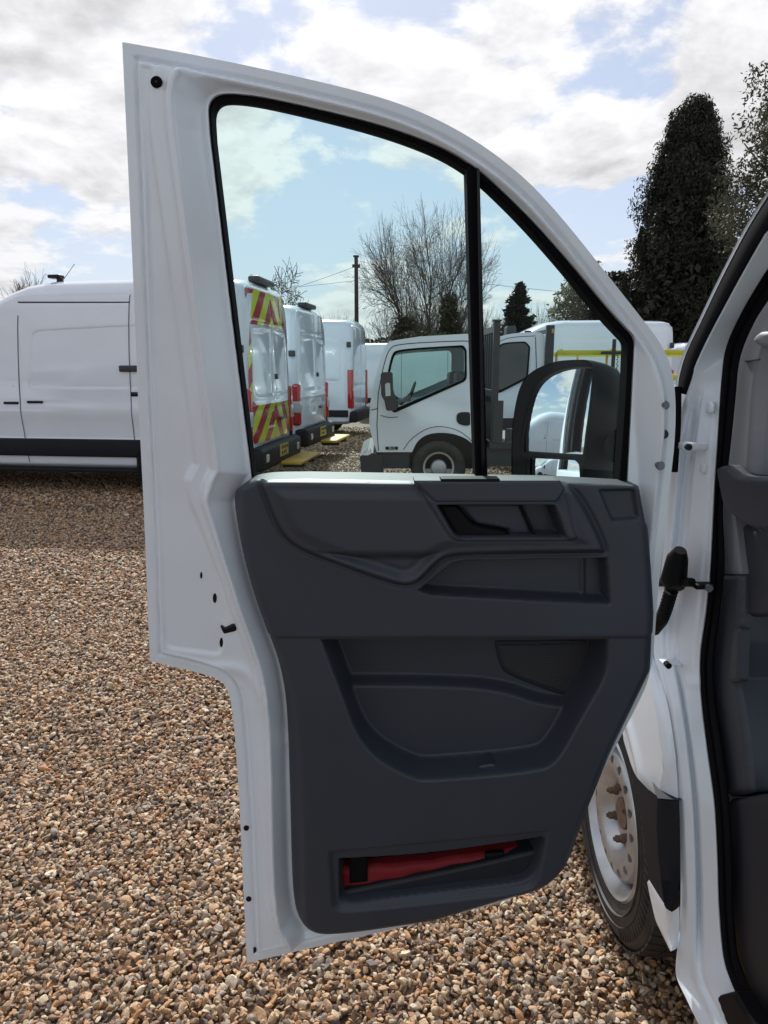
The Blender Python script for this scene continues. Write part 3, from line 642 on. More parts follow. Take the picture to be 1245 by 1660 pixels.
# dents, hinge leaves, check strap
for (x, y) in ((1151, 660), (1139, 758)):
    q = on_x(x, y, 0.632); mb = MB(); mb.rbox(q[0] - 0.006, q[0] + 0.006, q[1] - 0.015, q[1] + 0.01, q[2] - 0.011, q[2] + 0.011, 0.005); mb.build('pressed_dimple', M_paint_in, pillar)
for (x0, x1, y) in ((1088, 1126, 722), (1058, 1090, 1067)):
    a_, b_ = on_x(x0, y - 9, 0.585), on_x(x1, y + 9, 0.604); mb = MB(); mb.rbox(a_[0], a_[0] + (x1 - x0) * 0.00122, a_[1] - 0.065, a_[1] - 0.035, min(a_[2], b_[2]), max(a_[2], b_[2]), 0.003)
    hg = mb.build('door_hinge', M_paint_in, van); MB().disc((a_[0] + 0.007, a_[1] - 0.058, (a_[2] + b_[2]) / 2), (0, -1, 0), 0.0065, 0.014, 14).build('hinge_pin', M_gloss, hg)
p = lambda x, y, X=0.585: on_x(x, y, X)
ck = MB().tube([p(1103, 892), p(1098, 905), p(1092, 940), p(1095, 955)], [0.012, 0.021, 0.026, 0.018], 12).build('check_strap', M_blk, van)
MB().tube([p(1040, 944), p(1080, 944), p(1122, 944, 0.60)], 0.009, 8).build('strap_bar', M_blk, ck)
a_ = on_x(1112, 935, 0.612); b_ = on_x(1141, 954, 0.628); MB().rbox(a_[0] - 0.004, a_[0] + 0.033, a_[1] - 0.058, a_[1] - 0.030, b_[2], a_[2], 0.003).build('strap_bracket', M_blk, ck)
q = (a_[0] + 0.020, a_[1] - 0.057, (a_[2] + b_[2]) / 2); MB().disc(q, (0, -1, 0), 0.0075, 0.006, 14).build('bracket_bolt', M_zinc, ck)
MB().tube([p(1099, 628, 0.59), p(1098, 690, 0.585), p(1093, 765, 0.585)], 0.0075, 8).build('gap_rubber', M_rub, van)
mb = MB(); pts = [Vector(p(1088, 958)), Vector(p(1080, 985)), Vector(p(1072, 1005)), Vector(p(1060, 1020))]; pl_ = []
for i in range(31):
    t = i / 30 * 3; k = min(int(t), 2); pl_.append(pts[k].lerp(pts[k + 1], t - k))
mb.tube(pl_, [0.012 if i % 2 else 0.0145 for i in range(31)], 10); mb.build('cable_gaiter', M_blk, van, angle=60)

# ---- front wing, rub moulding, wheel arch
GAPX = [(1060, 1030), (1074, 1086, 's'), (1089, 1180, 's'), (1096, 1290, 's'), (1101, 1385, 's'), (1101, 1462, 's'), (1098, 1534)]
GAP = VP(GAPX, 0.600, False)
WY, WZ, WR, WX = 1.765, 0.338, 0.338, 0.628
th = np.linspace(0, math.pi, 40); arch = np.stack([WY - 0.415 * np.cos(th), WZ + 0.400 * np.sin(th)], 1)
CREASE = [(1040, 1010), (1046, 1060), (1055, 1104), (1066, 1171), (1074, 1225), (1075, 1250), (1067, 1292)]
cre = np.array([on_x(x, y, 0.583)[1:] for x, y in CREASE])
up = VP([(1067, 1292), (1030, 1263, 's'), (1011, 1200)], 0.583, False)[1:]
fr_ = arch[(arch[:, 0] > up[-1][0] + 0.02)]
wing = np.concatenate([[(cre[0][0], 1.22)], cre, up, fr_, [(2.18, 0.30), (2.70, 0.30), (2.72, 0.70), (2.45, 1.05), (1.9, 1.24)]])
def h_wing(A, B, d):
    r = np.hypot(A - WY, B - WZ)
    return -0.03 * np.clip((B - 0.9) / 0.4, 0, 1) ** 2 + 0.006 * bump(r, 0.43, 0.02) - 0.05 * np.clip((A - 2.2) / 0.5, 0, 1) ** 2
front_wing = relief('front_wing', wing, [], h_wing, 0.0050, M_paint, van, side_tw(0.583), rim=-0.02)
ruled('wing_return', [(a_, b_, c_, d_) for (a_, b_), (c_, d_) in zip(CREASE, [(1052, 1010), (1056, 1050), (1069, 1095), (1083, 1145), (1094, 1215), (1097, 1250), (1099.5, 1294)])], 0.583, 0.600, lambda t, u: 0.003 * math.sin(math.pi * t), M_paint, front_wing, na=10)
ruled('wing_tip', [(1049, 1430, 1052, 1426), (1053, 1450, 1074, 1461), (1058, 1472, 1088, 1479), (1063, 1492, 1084, 1500), (1072, 1512, 1083, 1518), (1086, 1541, 1089, 1541)], 0.584, 0.584, lambda t, u: 0.002 * math.sin(math.pi * t), M_paint, front_wing, na=10)
ruled('wing_tip_return', [(1088, 1479, 1101.5, 1469), (1084, 1500, 1101, 1497), (1083, 1518, 1100, 1516), (1089, 1541, 1098, 1536)], 0.584, 0.599, lambda t, u: 0.002 * math.sin(math.pi * t), M_paint, front_wing, na=8)
# black rub moulding: outer face, and the face that returns into the door gap
fa = [on_x(x, y, 0.562) for x, y in ((1023, 1247), (1034, 1262), (1050, 1279), (1066, 1294), (1064, 1340), (1067, 1386), (1071, 1425), (1076, 1462), (1063, 1443), (1052, 1425), (1047, 1390), (1042, 1345), (1036, 1300), (1028, 1268))]
ga = [on_x(x, y, X) for x, y, X in ((1066, 1294, .562), (1064, 1340, .562), (1067, 1386, .562), (1071, 1425, .562), (1076, 1462, .562))]; gb = [on_x(x, y, X) for x, y, X in ((1101, 1297, .597), (1102.5, 1340, .597), (1103, 1386, .597), (1103, 1425, .597), (1090, 1478, .590))]
mb = MB(); tri = tessellate_polygon([[Vector((p[1], p[2], 0)) for p in fa]]); mb.add(fa, tri)
mb.build('rub_moulding', M_clad, front_wing, smooth=False)
mb = MB(); rows = 5
grid = []
for i in range(rows):
    t = i / (rows - 1)
    grid.append([Vector(a_).lerp(Vector(b_), t) + Vector((-0.006 * math.sin(t * math.pi), -0.004 * math.sin(t * math.pi), 0)) for a_, b_ in zip(ga, gb)])
n5 = len(ga); mb.add([tuple(p_) for r_ in grid for p_ in r_], [(i * n5 + k_, i * n5 + k_ + 1, (i + 1) * n5 + k_ + 1, (i + 1) * n5 + k_) for i in range(rows - 1) for k_ in range(n5 - 1)]); mb.build('moulding_return', M_clad, front_wing)
mb = MB(); mb.add([ga[0], gb[0], (0.66, gb[0][1] + 0.02, gb[0][2]), (0.60, fa[0][1], fa[0][2])] + fa[:1], [(0, 1, 2, 3)]); mb.add([fa[-5], fa[-6], (0.66, fa[-6][1], fa[-6][2]), (0.66, fa[0][1] + 0.04, fa[0][2])], [(0, 1, 2, 3)]); mb.build('moulding_edge', M_clad, front_wing, smooth=False)
mb = MB(); nn = 40; vv = []
for xx, rr in ((0.590, 0.405), (0.62, 0.412), (0.98, 0.405)):
    for i in range(nn + 1):
        a = math.pi * (i / nn); vv.append((xx, WY - rr * math.cos(a), WZ + rr * math.sin(a)))
mb.add(vv, [(j * (nn + 1) + i, j * (nn + 1) + i + 1, (j + 1) * (nn + 1) + i + 1, (j + 1) * (nn + 1) + i) for j in range(2) for i in range(nn)])
mb.box(0.90, 1.02, 1.38, 2.16, 0.34, 0.74); mb.build('arch_liner', M_liner, van)

# ---- front wheel
def wheel(parent, X, Y, Z, rad, width, detail=True, rim_mat=M_steel, side=-1):
    """Steel wheel; the outer face looks along side * X."""
    fn = lambda c, s_, h: (X - side * h, Y + c, Z + s_)
    R0 = rad; rr = rad * 0.625
    w = MB(); w.lathe([(rr, 0.012), (rr + 0.012, 0.002), (rr + 0.035, -0.004), (R0 - 0.055, -0.010), (R0 - 0.030, -0.002), (R0 - 0.010, 0.014), (R0 - 0.003, 0.034), (R0 - 0.004, width * 0.5), (R0 - 0.003, width - 0.04), (R0 - 0.03, width), (rr, width - 0.01)], fn, 72)
    wo = w.build('wheel', M_tyre, parent, angle=50)
    if detail:
        mb = MB()
        for k in range(56):                                      # tread blocks in three ribs and shoulder lugs
            a = 2 * math.pi * k / 56; b = a + 2 * math.pi / 56 * 0.80
            for (h0, h1, sk) in ((0.006, 0.046, 0.0), (0.056, 0.092, 0.35), (0.100, 0.126, -0.2), (0.134, 0.170, 0.35), (0.180, width - 0.006, 0.0)):
                vs = []
                for rr_ in (R0 - 0.010, R0 + 0.002):
                    for aa in (a, b):
                        for h in (h0, h1):
                            s2 = aa + sk * (h - h0); rq = rr_ - (0.006 if (h < 0.02 or h > width - 0.02) and rr_ > R0 else 0); vs.append(fn(rq * math.cos(s2), rq * math.sin(s2), h))
                mb.add(vs, [(4, 5, 7, 6), (0, 1, 5, 4), (2, 6, 7, 3), (0, 4, 6, 2), (1, 3, 7, 5)])
        for r_ in (R0 - 0.062, R0 - 0.088): mb.lathe([(r_ - 0.002, -0.006), (r_, -0.0125), (r_ + 0.002, -0.006)], fn, 72)
        for k in range(90):                                      # fine ribs moulded in the sidewall
            if 14 < k % 45 < 22: continue
            a = 2 * math.pi * k / 90; da = 0.006; vs = []
            for rr_, tw in ((R0 - 0.058, 0.0), (R0 - 0.030, 0.06)):
                for aa in (a - da, a + da):
                    for h in (-0.004, -0.0125 if rr_ < R0 - 0.04 else -0.0065): vs.append(fn(rr_ * math.cos(aa + tw), rr_ * math.sin(aa + tw), h))
            mb.add(vs, [(0, 1, 3, 2), (4, 6, 7, 5), (0, 4, 5, 1), (2, 3, 7, 6), (1, 5, 7, 3)])
        mb.build('tread', M_tyre, wo, smooth=False, kind='stuff')
    rm = MB(); rm.lathe([(rr + 0.010, 0.004), (rr + 0.004, -0.003), (rr - 0.004, 0.002), (rr - 0.010, 0.016), (rr - 0.020, 0.022), (rr - 0.026, 0.050), (rr - 0.034, 0.085), (rr - 0.036, 0.14)], fn, 64)
    ro = rm.build('rim', rim_mat, wo, angle=50)
    if detail:
        nh = 16; rh = 0.0115; rmid = rr - 0.062
        prof = lambda r: float(np.interp(r, [0.0, 0.05, 0.060, 0.088, 0.106, 0.118, rmid, rmid + 0.018, rmid + 0.026, rr - 0.030], [0.050, 0.050, 0.042, 0.040, 0.014, 0.006, 0.004, 0.011, 0.030, 0.060]))
        outer = [Vector((r_ * math.cos(a), r_ * math.sin(a), 0)) for r_ in (rr - 0.036,) for a in np.linspace(0, 2 * math.pi, 97)[:-1]]
        rings = MB(); fr = [0.03, 0.05, 0.060, 0.072, 0.085, 0.100, 0.115, rmid - 0.019]
        rings.lathe([(r, prof(r)) for r in fr], fn, 64)
        rings.lathe([(r, prof(r)) for r in (rmid + 0.019, rmid + 0.024, rmid + 0.027, rr - 0.033)], fn, 64)
        for k in range(nh):                                      # the band with round holes, built hole by hole
            a0, a1 = 2 * math.pi * k / nh, 2 * math.pi * (k + 1) / nh; ac = (a0 + a1) / 2
            hc = (rmid * math.cos(ac), rmid * math.sin(ac)); NSP = 24; gridp = []
            bd = [(rmid - 0.019, a0 + (a1 - a0) * t) for t in np.linspace(0, 1, 7)[:-1]] + [(rmid - 0.019 + 0.038 * t, a1) for t in np.linspace(0, 1, 7)[:-1]] + [(rmid + 0.019, a1 + (a0 - a1) * t) for t in np.linspace(0, 1, 7)[:-1]] + [(rmid + 0.019 - 0.038 * t, a0) for t in np.linspace(0, 1, 7)[:-1]]
            bd = [(r * math.cos(q), r * math.sin(q)) for r, q in bd]; base = len(rings.v); vs = []
            for (bx_, by_) in bd:
                dx, dy = bx_ - hc[0], by_ - hc[1]; dl = math.hypot(dx, dy); ix, iy = hc[0] + dx / dl * rh, hc[1] + dy / dl * rh
                for t in (0.0, 0.0, 0.25, 0.6, 1.0):
                    x_, y_ = ix + (bx_ - ix) * t, iy + (by_ - iy) * t; vs.append((x_, y_, prof(math.hypot(x_, y_))))
            for q in range(0, len(vs), 5): vs[q] = (vs[q][0], vs[q][1], vs[q][2] + 0.010)
            fs_ = []
            for q in range(NSP):
                for j in range(4): fs_.append((q * 5 + j, q * 5 + j + 1, ((q + 1) % NSP) * 5 + j + 1, ((q + 1) % NSP) * 5 + j))
            rings.add([fn(*v_) for v_ in vs], fs_)
        rings.build('wheel_disc', rim_mat, wo, angle=40)
        for k in range(6):
            a = 2 * math.pi * (k + 0.35) / 6; c = fn(0.073 * math.cos(a), 0.073 * math.sin(a), 0.040)
            b_ = MB(); b_.disc(c, (side, 0, 0), 0.0125, 0.008, 14); b_.disc(c, (side, 0, 0), 0.0098, 0.024, 6); b_.disc(c, (side, 0, 0), 0.0055, 0.030, 10)
            b_.build('wheel_bolt', M_rust, wo, angle=30)
        MB().disc(fn(0, 0, 0.050), (side, 0, 0), 0.042, 0.020, 28).build('hub', M_rust, wo, angle=30)
        MB().disc(fn(0, 0, 0.15), (side, 0, 0), rr - 0.05, 0.02, 32).build('brake_drum', M_blk, wo)
    return wo
fw = wheel(van, WX, WY, WZ, WR, 0.225)

# ---- what shows of the cab
def panel(name, pts, X, depth, m, par=None, bev=0.006, step=0.005, lift=0.0):
    return relief(name, VP(pts, X), [], lambda A, B, d: lift + edge_round(d, bev), step, m, par or van, side_tw(X), rim=-depth)
tr = panel('pillar_trim', [(1262, 424), (1212, 506, 's'), (1188, 570, 's'), (1176, 680, 's'), (1164, 775), (1218, 775), (1225, 660, 's'), (1232, 597, 's'), (1262, 520)], 0.68, 0.06, M_trim, bev=0.02)
panel('trim_joint', [(1204, 585), (1236, 581), (1236, 582.6), (1204, 586.6)], 0.677, 0.01, M_seam, tr, bev=0.0005)
panel('grab_handle', [(1216, 552, 6), (1226, 538, 6), (1262, 536), (1262, 562), (1226, 562, 6)], 0.665, 0.03, M_trim, bev=0.008)
panel('cup_holder_rim', [(1158, 757, 3), (1172, 753, 3), (1192, 772, 8), (1262, 776), (1262, 860), (1222, 862, 's'), (1172, 828, 's'), (1166, 800, 6)], 0.648, 0.10, M_card, bev=0.008)
panel('cup_holder_well', [(1176, 752), (1262, 752), (1262, 774), (1200, 771, 6), (1190, 766, 3)], 0.75, 0.06, M_gloss)
panel('dashboard_end', [(1182, 838), (1225, 860), (1262, 850), (1262, 1000), (1202, 1000), (1206, 950)], 0.69, 0.5, M_card, bev=0.01)
panel('screen_binnacle', [(1226, 750), (1231, 650, 5), (1262, 636), (1262, 752)], 0.85, 0.1, M_gloss, bev=0.015)
panel('lower_trim', [(1166, 800), (1187, 815), (1201, 931), (1166, 931)], 0.675, 0.03, M_trim, bev=0.003)
kp = panel('kick_panel', [(1164, 931, 3), (1199, 930, 3), (1198, 1040), (1190, 1100), (1206, 1180, 's'), (1215, 1284, 4), (1176, 1292, 3), (1164, 1180, 's'), (1150, 1110, 's'), (1156, 1020, 's')], 0.672, 0.12, M_card, bev=0.012)
panel('fuse_cover', [(1187, 1020, 2), (1199, 1018, 2), (1196, 1104, 2), (1179, 1106, 2)], 0.664, 0.02, M_card, kp, bev=0.003)
panel('footwell_side', [(1176, 1295, 3), (1262, 1282), (1275, 1700), (1252, 1700), (1198, 1570, 's'), (1182, 1500, 's'), (1178, 1400)], 0.672, 0.05, M_card_dark, bev=0.012)
panel('sill_step_pad', [(1163, 1614, 6), (1192, 1606, 4), (1262, 1725), (1210, 1740)], 0.625, 0.03, M_blk, bev=0.006, lift=0.004)
MB().box(0.70, 2.50, -0.1, 1.85, 0.40, 0.46).build('cab_floor', M_blk, van)
boxes('dashboard', M_card_dark, van, (0.86, 2.50, 1.30, 1.74, 0.95, 1.28)); boxes('bulkhead', M_card_dark, van, (0.86, 2.5, 1.75, 1.92, 0.46, 1.28))
for sx in (0.85, 1.77):
    boxes('seat_cushion', M_card_dark, van, (sx, sx + 0.5, -0.03, 0.50, 0.72, 0.92), r=0.05); boxes('seat_back', M_card_dark, van, (sx, sx + 0.5, -0.20, -0.04, 0.85, 1.75), r=0.06)
# outer shell away from the opening: roof, load body behind, far side, bonnet, windscreen
XW = 2.50
b_ = MB(); b_.rbox(0.585, XW, -4.2, -0.02, 0.40, 2.55, 0.10); b_.build('load_body', M_paint, van)
b_ = MB(); b_.rbox(0.62, XW - 0.04, -0.06, 0.95, 2.10, 2.50, 0.10); b_.build('cab_roof', M_paint, van)
boxes('far_door', M_paint, van, (XW - 0.05, XW, -0.05, 2.0, 0.40, 1.25)); boxes('far_door_post', M_paint, van, (XW - 0.05, XW, -0.05, 0.10, 1.25, 2.2))
b_ = MB(); b_.prism([(1.72, 1.24), (2.45, 1.02), (2.72, 0.72), (2.72, 0.34), (2.2, 0.34), (2.2, 0.85), (1.6, 0.9), (1.6, 1.2)], lambda y, z, x: (x, y, z), 0.635, XW - 0.03); b_.build('bonnet', M_paint, van, angle=25)
mk('windscreen', [(0.68, 1.66, 1.27), (XW - 0.08, 1.66, 1.27), (XW - 0.14, 0.93, 2.12), (0.72, 0.93, 2.12)], [(0, 1, 2, 3)], M_screen, van, False)
wb = MB()
wb.tube([(XW - 0.04, 1.68, 1.25), (XW - 0.10, 0.94, 2.14)], 0.05, 8); wb.build('far_pillar', M_paint, van)
for wy in (-2.75,):
    for wx, sd_ in ((0.60, -1), (XW - 0.02, 1)): wheel(van, wx, wy, WZ, WR, 0.225, False, M_wheelfar, sd_)
wheel(van, XW - 0.05, WY, WZ, WR, 0.225, False, M_wheelfar, 1)
# ------------------------------------------------------------------ vans parked round the yard (built facing +x, left side +y)
SEC = [(0.0, 0.0), (0.88, 0.0), (0.965, 0.03), (0.985, 0.10), (1.0, 0.30), (0.998, 0.48), (0.985, 0.62), (0.965, 0.76), (0.935, 0.86), (0.90, 0.915), (0.84, 0.96), (0.74, 0.985), (0.5, 1.0), (0.0, 1.006)]
def half_w(fz): return float(np.interp(fz, [s[1] for s in SEC[1:-1]], [s[0] for s in SEC[1:-1]]))
def loft(stations):
    ring = SEC + [(-a, b) for a, b in SEC[-2:0:-1]]; n = len(ring); mb = MB(); vs = []
    for x, zt, zb, w in stations:
        for a, b in ring: vs.append((x, a * w, zb + b * (zt - zb)))
    fs = []
    for i in range(len(stations) - 1):
        for k in range(n): fs.append((i * n + k, (i + 1) * n + k, (i + 1) * n + (k + 1) % n, i * n + (k + 1) % n))
    fs.append(tuple(range(n))); fs.append(tuple((len(stations) - 1) * n + k for k in range(n))[::-1])
    return mb.add(vs, fs)
def far_wheel(par, x, y, side, r=0.335):
    fn = lambda c, s_, h: (x + c, y - side * h, r - 0.005 + s_)
    t = MB(); t.lathe([(r * 0.62, 0.02), (r * 0.70, 0.0), (r * 0.90, -0.004), (r, 0.03), (r, 0.19), (r * 0.6, 0.21)], fn, 28)
    w = t.build('wheel', M_tyre, par, angle=50)
    m = MB(); m.lathe([(r * 0.63, 0.012), (r * 0.57, 0.016), (r * 0.52, 0.055), (r * 0.44, 0.030), (r * 0.36, 0.026), (r * 0.28, 0.048), (r * 0.24, 0.048), (r * 0.2, 0.03), (0.0, 0.028)], fn, 28); m.build('rim', M_wheelfar, w, angle=45)
    h = MB()
    for k in range(10):
        a = 2 * math.pi * k / 10; c = fn(r * 0.40 * math.cos(a), r * 0.40 * math.sin(a), 0.028); h.disc((c[0], c[1] - 0.004 * side, c[2]), (0, side, 0), r * 0.055, 0.006, 8)
    h.build('rim_hole', M_gloss, w, kind='stuff')
    return w
def bar(mb, pts, w, y0=0.004):                                   # thin strip on the flat side, (x, z, y) points
    for (xa, za, ya), (xb, zb, yb) in zip(pts[:-1], pts[1:]):
        d = Vector((xb - xa, zb - za)); d = d.normalized(); nx, nz = -d.y * w, d.x * w
        mb.add([(xa + nx, ya, za + nz), (xa - nx, ya, za - nz), (xb - nx, yb, zb - nz), (xb + nx, yb, zb + nz)], [(0, 1, 2, 3)])
def make_van(label, group, H=2.5, L=5.6, chevron=False, step=False, beacon=False, style=0, roofcam=False, detail=True):
    t = thing('white_van', label, 'van', group=group)
    h = L / 2; zb = 0.30
    st = [(-h, H - 0.16, zb + 0.25, 0.90), (-h + 0.025, H - 0.08, zb + 0.10, 0.955), (-h + 0.08, H - 0.03, zb + 0.02, 0.985), (-h + 0.2, H, zb, 1.0), (-h + 1.2, H + 0.02, zb, 1.0), (-0.35, H + 0.01, zb, 1.0),
          (-0.02, H - 0.03, zb, 1.0), (0.25, H - 0.12, zb, 1.0), (0.6, H - 0.29, zb, 0.995), (0.95, max(2.02, H - 0.52), zb, 0.99), (1.75, 1.46, zb, 0.97), (1.85, 1.39, zb, 0.965), (2.35, 1.22, zb, 0.94), (h - 0.12, 0.98, zb, 0.90), (h - 0.03, 0.82, zb + 0.03, 0.86), (h, 0.66, zb + 0.1, 0.82)]
    body = loft(st).build('body', M_paint_far, t, angle=40)
    hw = lambda z, H_=H: half_w((z - zb) / (H_ - zb))
    if detail:
        # pressed steel side between the cab door and the rear corner
        o = np.array(fillet([(-h + 0.06, 0.33, .02), (0.62, 0.33), (0.62, 2.02, .2), (0.25, H - 0.26, .2), (-0.2, H - 0.13, .1), (-h + 0.10, H - 0.12, .05)]))
        wn = np.array(fillet([(-0.03, 1.30, .06), (-0.10, 1.93, .10), (-0.16, 2.0, .12), (-1.60, 2.06, .05), (-2.35, 2.03, .15), (-2.36, 1.30, .06)]))
        wn2 = np.array([(-1.40, 0.2), (-1.36, 0.2), (-1.36, 2.6), (-1.40, 2.6)])
        def hs(A, B, d):
            P = stack(A, B); fz = (B - zb) / (H - zb)
            y = np.interp(fz, [s[1] for s in SEC[1:-1]], [s[0] for s in SEC[1:-1]])
            s = sdf(P, wn)[0]; y = y - 0.014 * S(s, 0.05)
            y = y + 0.010 * bump(B, 1.02, 0.10) - 0.008 * np.clip((B - 0.70) / 0.01, 0, 1) * np.clip((0.96 - B) / 0.2, 0, 1)
            y = y - 0.004 * bump(A, -1.375, 0.008) - 0.004 * bump(A, 0.06 + 0.03 * np.sin((B - 0.3) * 2), 0.008) * (B < 2.2)
            y = y - 0.006 * bump(B, H - 0.275, 0.012) * (A < 0.06) * (A > -2.5)
            return y + 0.006 - 0.02 * np.clip((A + h - 0.16) / -0.1, 0, 1) ** 2 + edge_round(d, 0.006)
        relief('side_panel', o, [], hs, 0.02, M_paint_far, t, lambda A, B, Hh: (A, Hh, B), rim=0.86)
        # rear doors
        o = np.array(fillet([(-0.93, 0.60, .03), (0.93, 0.60, .03), (0.935, 1.3, .2), (0.86, H - 0.10, .12), (-0.86, H - 0.10, .12), (-0.935, 1.3, .2)]))
        wl = np.array(fillet([(0.05, 1.18, .05), (0.72, 1.18, .14), (0.80, 1.35, .2), (0.77, 2.0, .10), (0.05, 2.04, .05)])); wr = wl * np.array([-1, 1]); wr = wr[::-1]
        pl = np.array(fillet([(0.0, 0.78, .02), (0.34, 0.78, .06), (0.36, 1.0, .06), (0.0, 1.02, .02)]))
        def hr(A, B, d):
            P = stack(A, B); y = 0.055 - 0.075 * np.abs(A) ** 2.6 - 0.035 * np.clip((B - 1.2) / 1.2, 0, 1) ** 2 - 0.02 * np.clip((1.0 - B) / 0.4, 0, 1) ** 2
            y = y - 0.016 * S(sdf(P, wl)[0], 0.05) - 0.016 * S(sdf(P, wr)[0], 0.05) - 0.012 * S(sdf(P, pl)[0], 0.03)
            y = y - 0.008 * bump(A, 0.0, 0.008) + 0.007 * bump(B, 1.09, 0.03) - 0.006 * bump(B, 2.10, 0.02)
            return y + edge_round(d, 0.008)
        rtw = lambda A, B, Hh: (-h - Hh, A, B)
        relief('rear_door', o, [], hr, 0.018, M_paint_far, t, rtw, rim=-0.05)
        if chevron:
            for nm, q in (('chevron_panel', [(-0.84, 2.06), (0.84, 2.06), (0.85, H - 0.13), (-0.85, H - 0.13)]), ('chevron_panel', [(-0.90, 0.63), (0.90, 0.63), (0.925, 1.14), (0.80, 1.15), (0.74, 1.10), (-0.74, 1.10), (-0.80, 1.15), (-0.925, 1.14)]),
                          ('chevron_panel', [(0.815, 1.16), (0.925, 1.15), (0.875, 2.06), (0.785, 2.06)]), ('chevron_panel', [(-0.815, 1.16), (-0.785, 2.06), (-0.875, 2.06), (-0.925, 1.15)])):
                relief(nm, np.array(q), [], lambda A, B, d: hr(A, B, d + 1) + 0.004, 0.018, M_chev, t, rtw)
        for s_ in (1, -1):
            q = np.array(fillet([(0.925 * s_, 0.64, .02), (1.0 * s_, 0.64, .02), (1.0 * s_, 1.22, .05), (0.93 * s_, 1.22, .05)])); q = q if s_ > 0 else q[::-1]
            mb = MB(); mb.rbox(-h - 0.035, -h + 0.13, min(0.875 * s_, 0.998 * s_), max(0.875 * s_, 0.998 * s_), 0.64, 1.30, 0.045); lp = mb.build('rear_lamp', M_lampred, t)
            ll = MB(); ll.rbox(-h - 0.043, -h + 0.09, min(0.89 * s_, 1.004 * s_), max(0.89 * s_, 1.004 * s_), 0.84, 1.03, 0.02); ll.build('lamp_lens', M_lampclr, lp)
            for z in (1.72, 0.42): boxes('door_hinge', M_dkgrey, t, (-h + 0.03, -h + 0.13, min(0.95 * s_, 1.012 * s_), max(0.95 * s_, 1.012 * s_), z, z + 0.09), r=0.012)
            for z in (0.40,):
                MB().rbox(-h - 0.165, -h - 0.13, min(0.70 * s_, 0.80 * s_), max(0.70 * s_, 0.80 * s_), 0.40, 0.50, 0.01).build('reflector', M_lampclr, t)
        mb = MB(); mb.rbox(-h - 0.15, -h + 0.1, -0.97, 0.97, 0.30, 0.585, 0.05); bp = mb.build('rear_bumper', M_clad, t)
        pm = MB(); pm.box(-h - 0.162, -h - 0.152, -0.20, 0.20, 0.405, 0.56); pl_ = pm.build('number_plate', M_plate, bp, smooth=False)
        pc = MB()
        for row, nn_ in ((0.497, 4), (0.425, 3)):
            for q in range(nn_): y0 = 0.13 - q * 0.085; pc.box(-h - 0.1645, -h - 0.1625, y0 - 0.05, y0, row, row + 0.045)
        pc.build('plate_characters', M_gloss, bp, smooth=False, kind='stuff')
        boxes('door_lock', M_dkgrey, t, (-h - 0.08, -h - 0.03, -0.10, -0.02, 1.40, 1.47), r=0.01); boxes('rear_handle', M_dkgrey, t, (-h - 0.085, -h - 0.04, -0.30, -0.16, 0.86, 0.90), r=0.012)
        if step:
            mb = MB(); mb.rbox(-h - 0.42, -h - 0.12, -1.02, 0.12, 0.285, 0.335, 0.02); ss = mb.build('rear_step', M_yel, t)
            boxes('step_bracket', M_dkgrey, ss, (-h - 0.40, -h - 0.1, -0.8, -0.72, 0.22, 0.284), (-h - 0.40, -h - 0.1, -0.2, -0.12, 0.22, 0.284))
        if beacon:
            mb = MB(); mb.rbox(-h + 0.0, -h + 0.15, -0.32, 0.36, H - 0.015, H + 0.065, 0.03); mb.build('roof_beacon', M_dkgrey, t)
        # left side details
        g = 0.012
        Y = lambda z: hw(z) + 0.0075
        mb = MB()
        for xs in ([(0.05, 2.17), (0.08, 1.6), (0.095, 1.25), (0.10, 0.95), (0.075, 0.38)], [(-1.385, H - 0.06), (-1.36, 1.74), (-1.35, 0.96), (-1.36, 0.36)]):
            bar(mb, [(x, z, Y(z) + 0.003 + 0.010 * math.exp(-((z - 1.02) / 0.13) ** 2)) for x, z in [(np.interp(zz, [p[1] for p in xs][::-1], [p[0] for p in xs][::-1]), zz) for zz in np.linspace(xs[0][1], xs[-1][1], 26)]], 0.0045)
        bar(mb, [(x, H - 0.275 + 0.012 * x, Y(H - 0.275) + 0.004) for x in np.linspace(0.05, -1.38, 14)], 0.008)
        mb.build('door_seam', M_seam, t, smooth=False, kind='stuff')
        mb = MB(); mb.rbox(-h + 0.10, 1.35, 0.90, 1.018, 0.465, 0.685, 0.02); mb.build('side_moulding', M_clad, t)
        mb = MB(); mb.rbox(-h + 0.5, 1.3, 0.85, 0.985, 0.27, 0.315, 0.01); mb.build('sill_strip', M_clad, t)
        for (x0, x1, z0, z1, nm, m) in ((-0.205, 0.005 - 0.0, 1.118, 1.150, 'door_handle', M_gloss), (0.12, 0.32, 1.105, 1.137, 'door_handle', M_gloss), (-1.45, -1.23, 1.50, 1.575, 'lock_box', M_dkgrey), (-1.75, -1.345, 1.205, 1.262, 'door_rail', M_gloss)):
            mb = MB(); mb.rbox(x0, x1, 0.96, 1.030 if nm != 'door_rail' else 1.012, z0, z1, 0.014); mb.build(nm, m, t)
    else:
        mb = MB()
        for s_ in (1, -1):
            for x0 in (0.08, -1.36): bar(mb, [(x0, z, s_ * (hw(z) + 0.004)) for z in np.linspace(2.1, 0.4, 12)], 0.006)
        mb.build('door_seam', M_seam, t, smooth=False, kind='stuff')
        for s_ in (1, -1): boxes('side_moulding', M_clad, t, (-h + 0.1, 1.35, min(0.9 * s_, 1.012 * s_), max(0.9 * s_, 1.012 * s_), 0.465, 0.62), r=0.02)
        MB().rbox(-h - 0.1, -h + 0.1, -0.97, 0.97, 0.34, 0.6, 0.05).build('rear_bumper', M_clad, t)
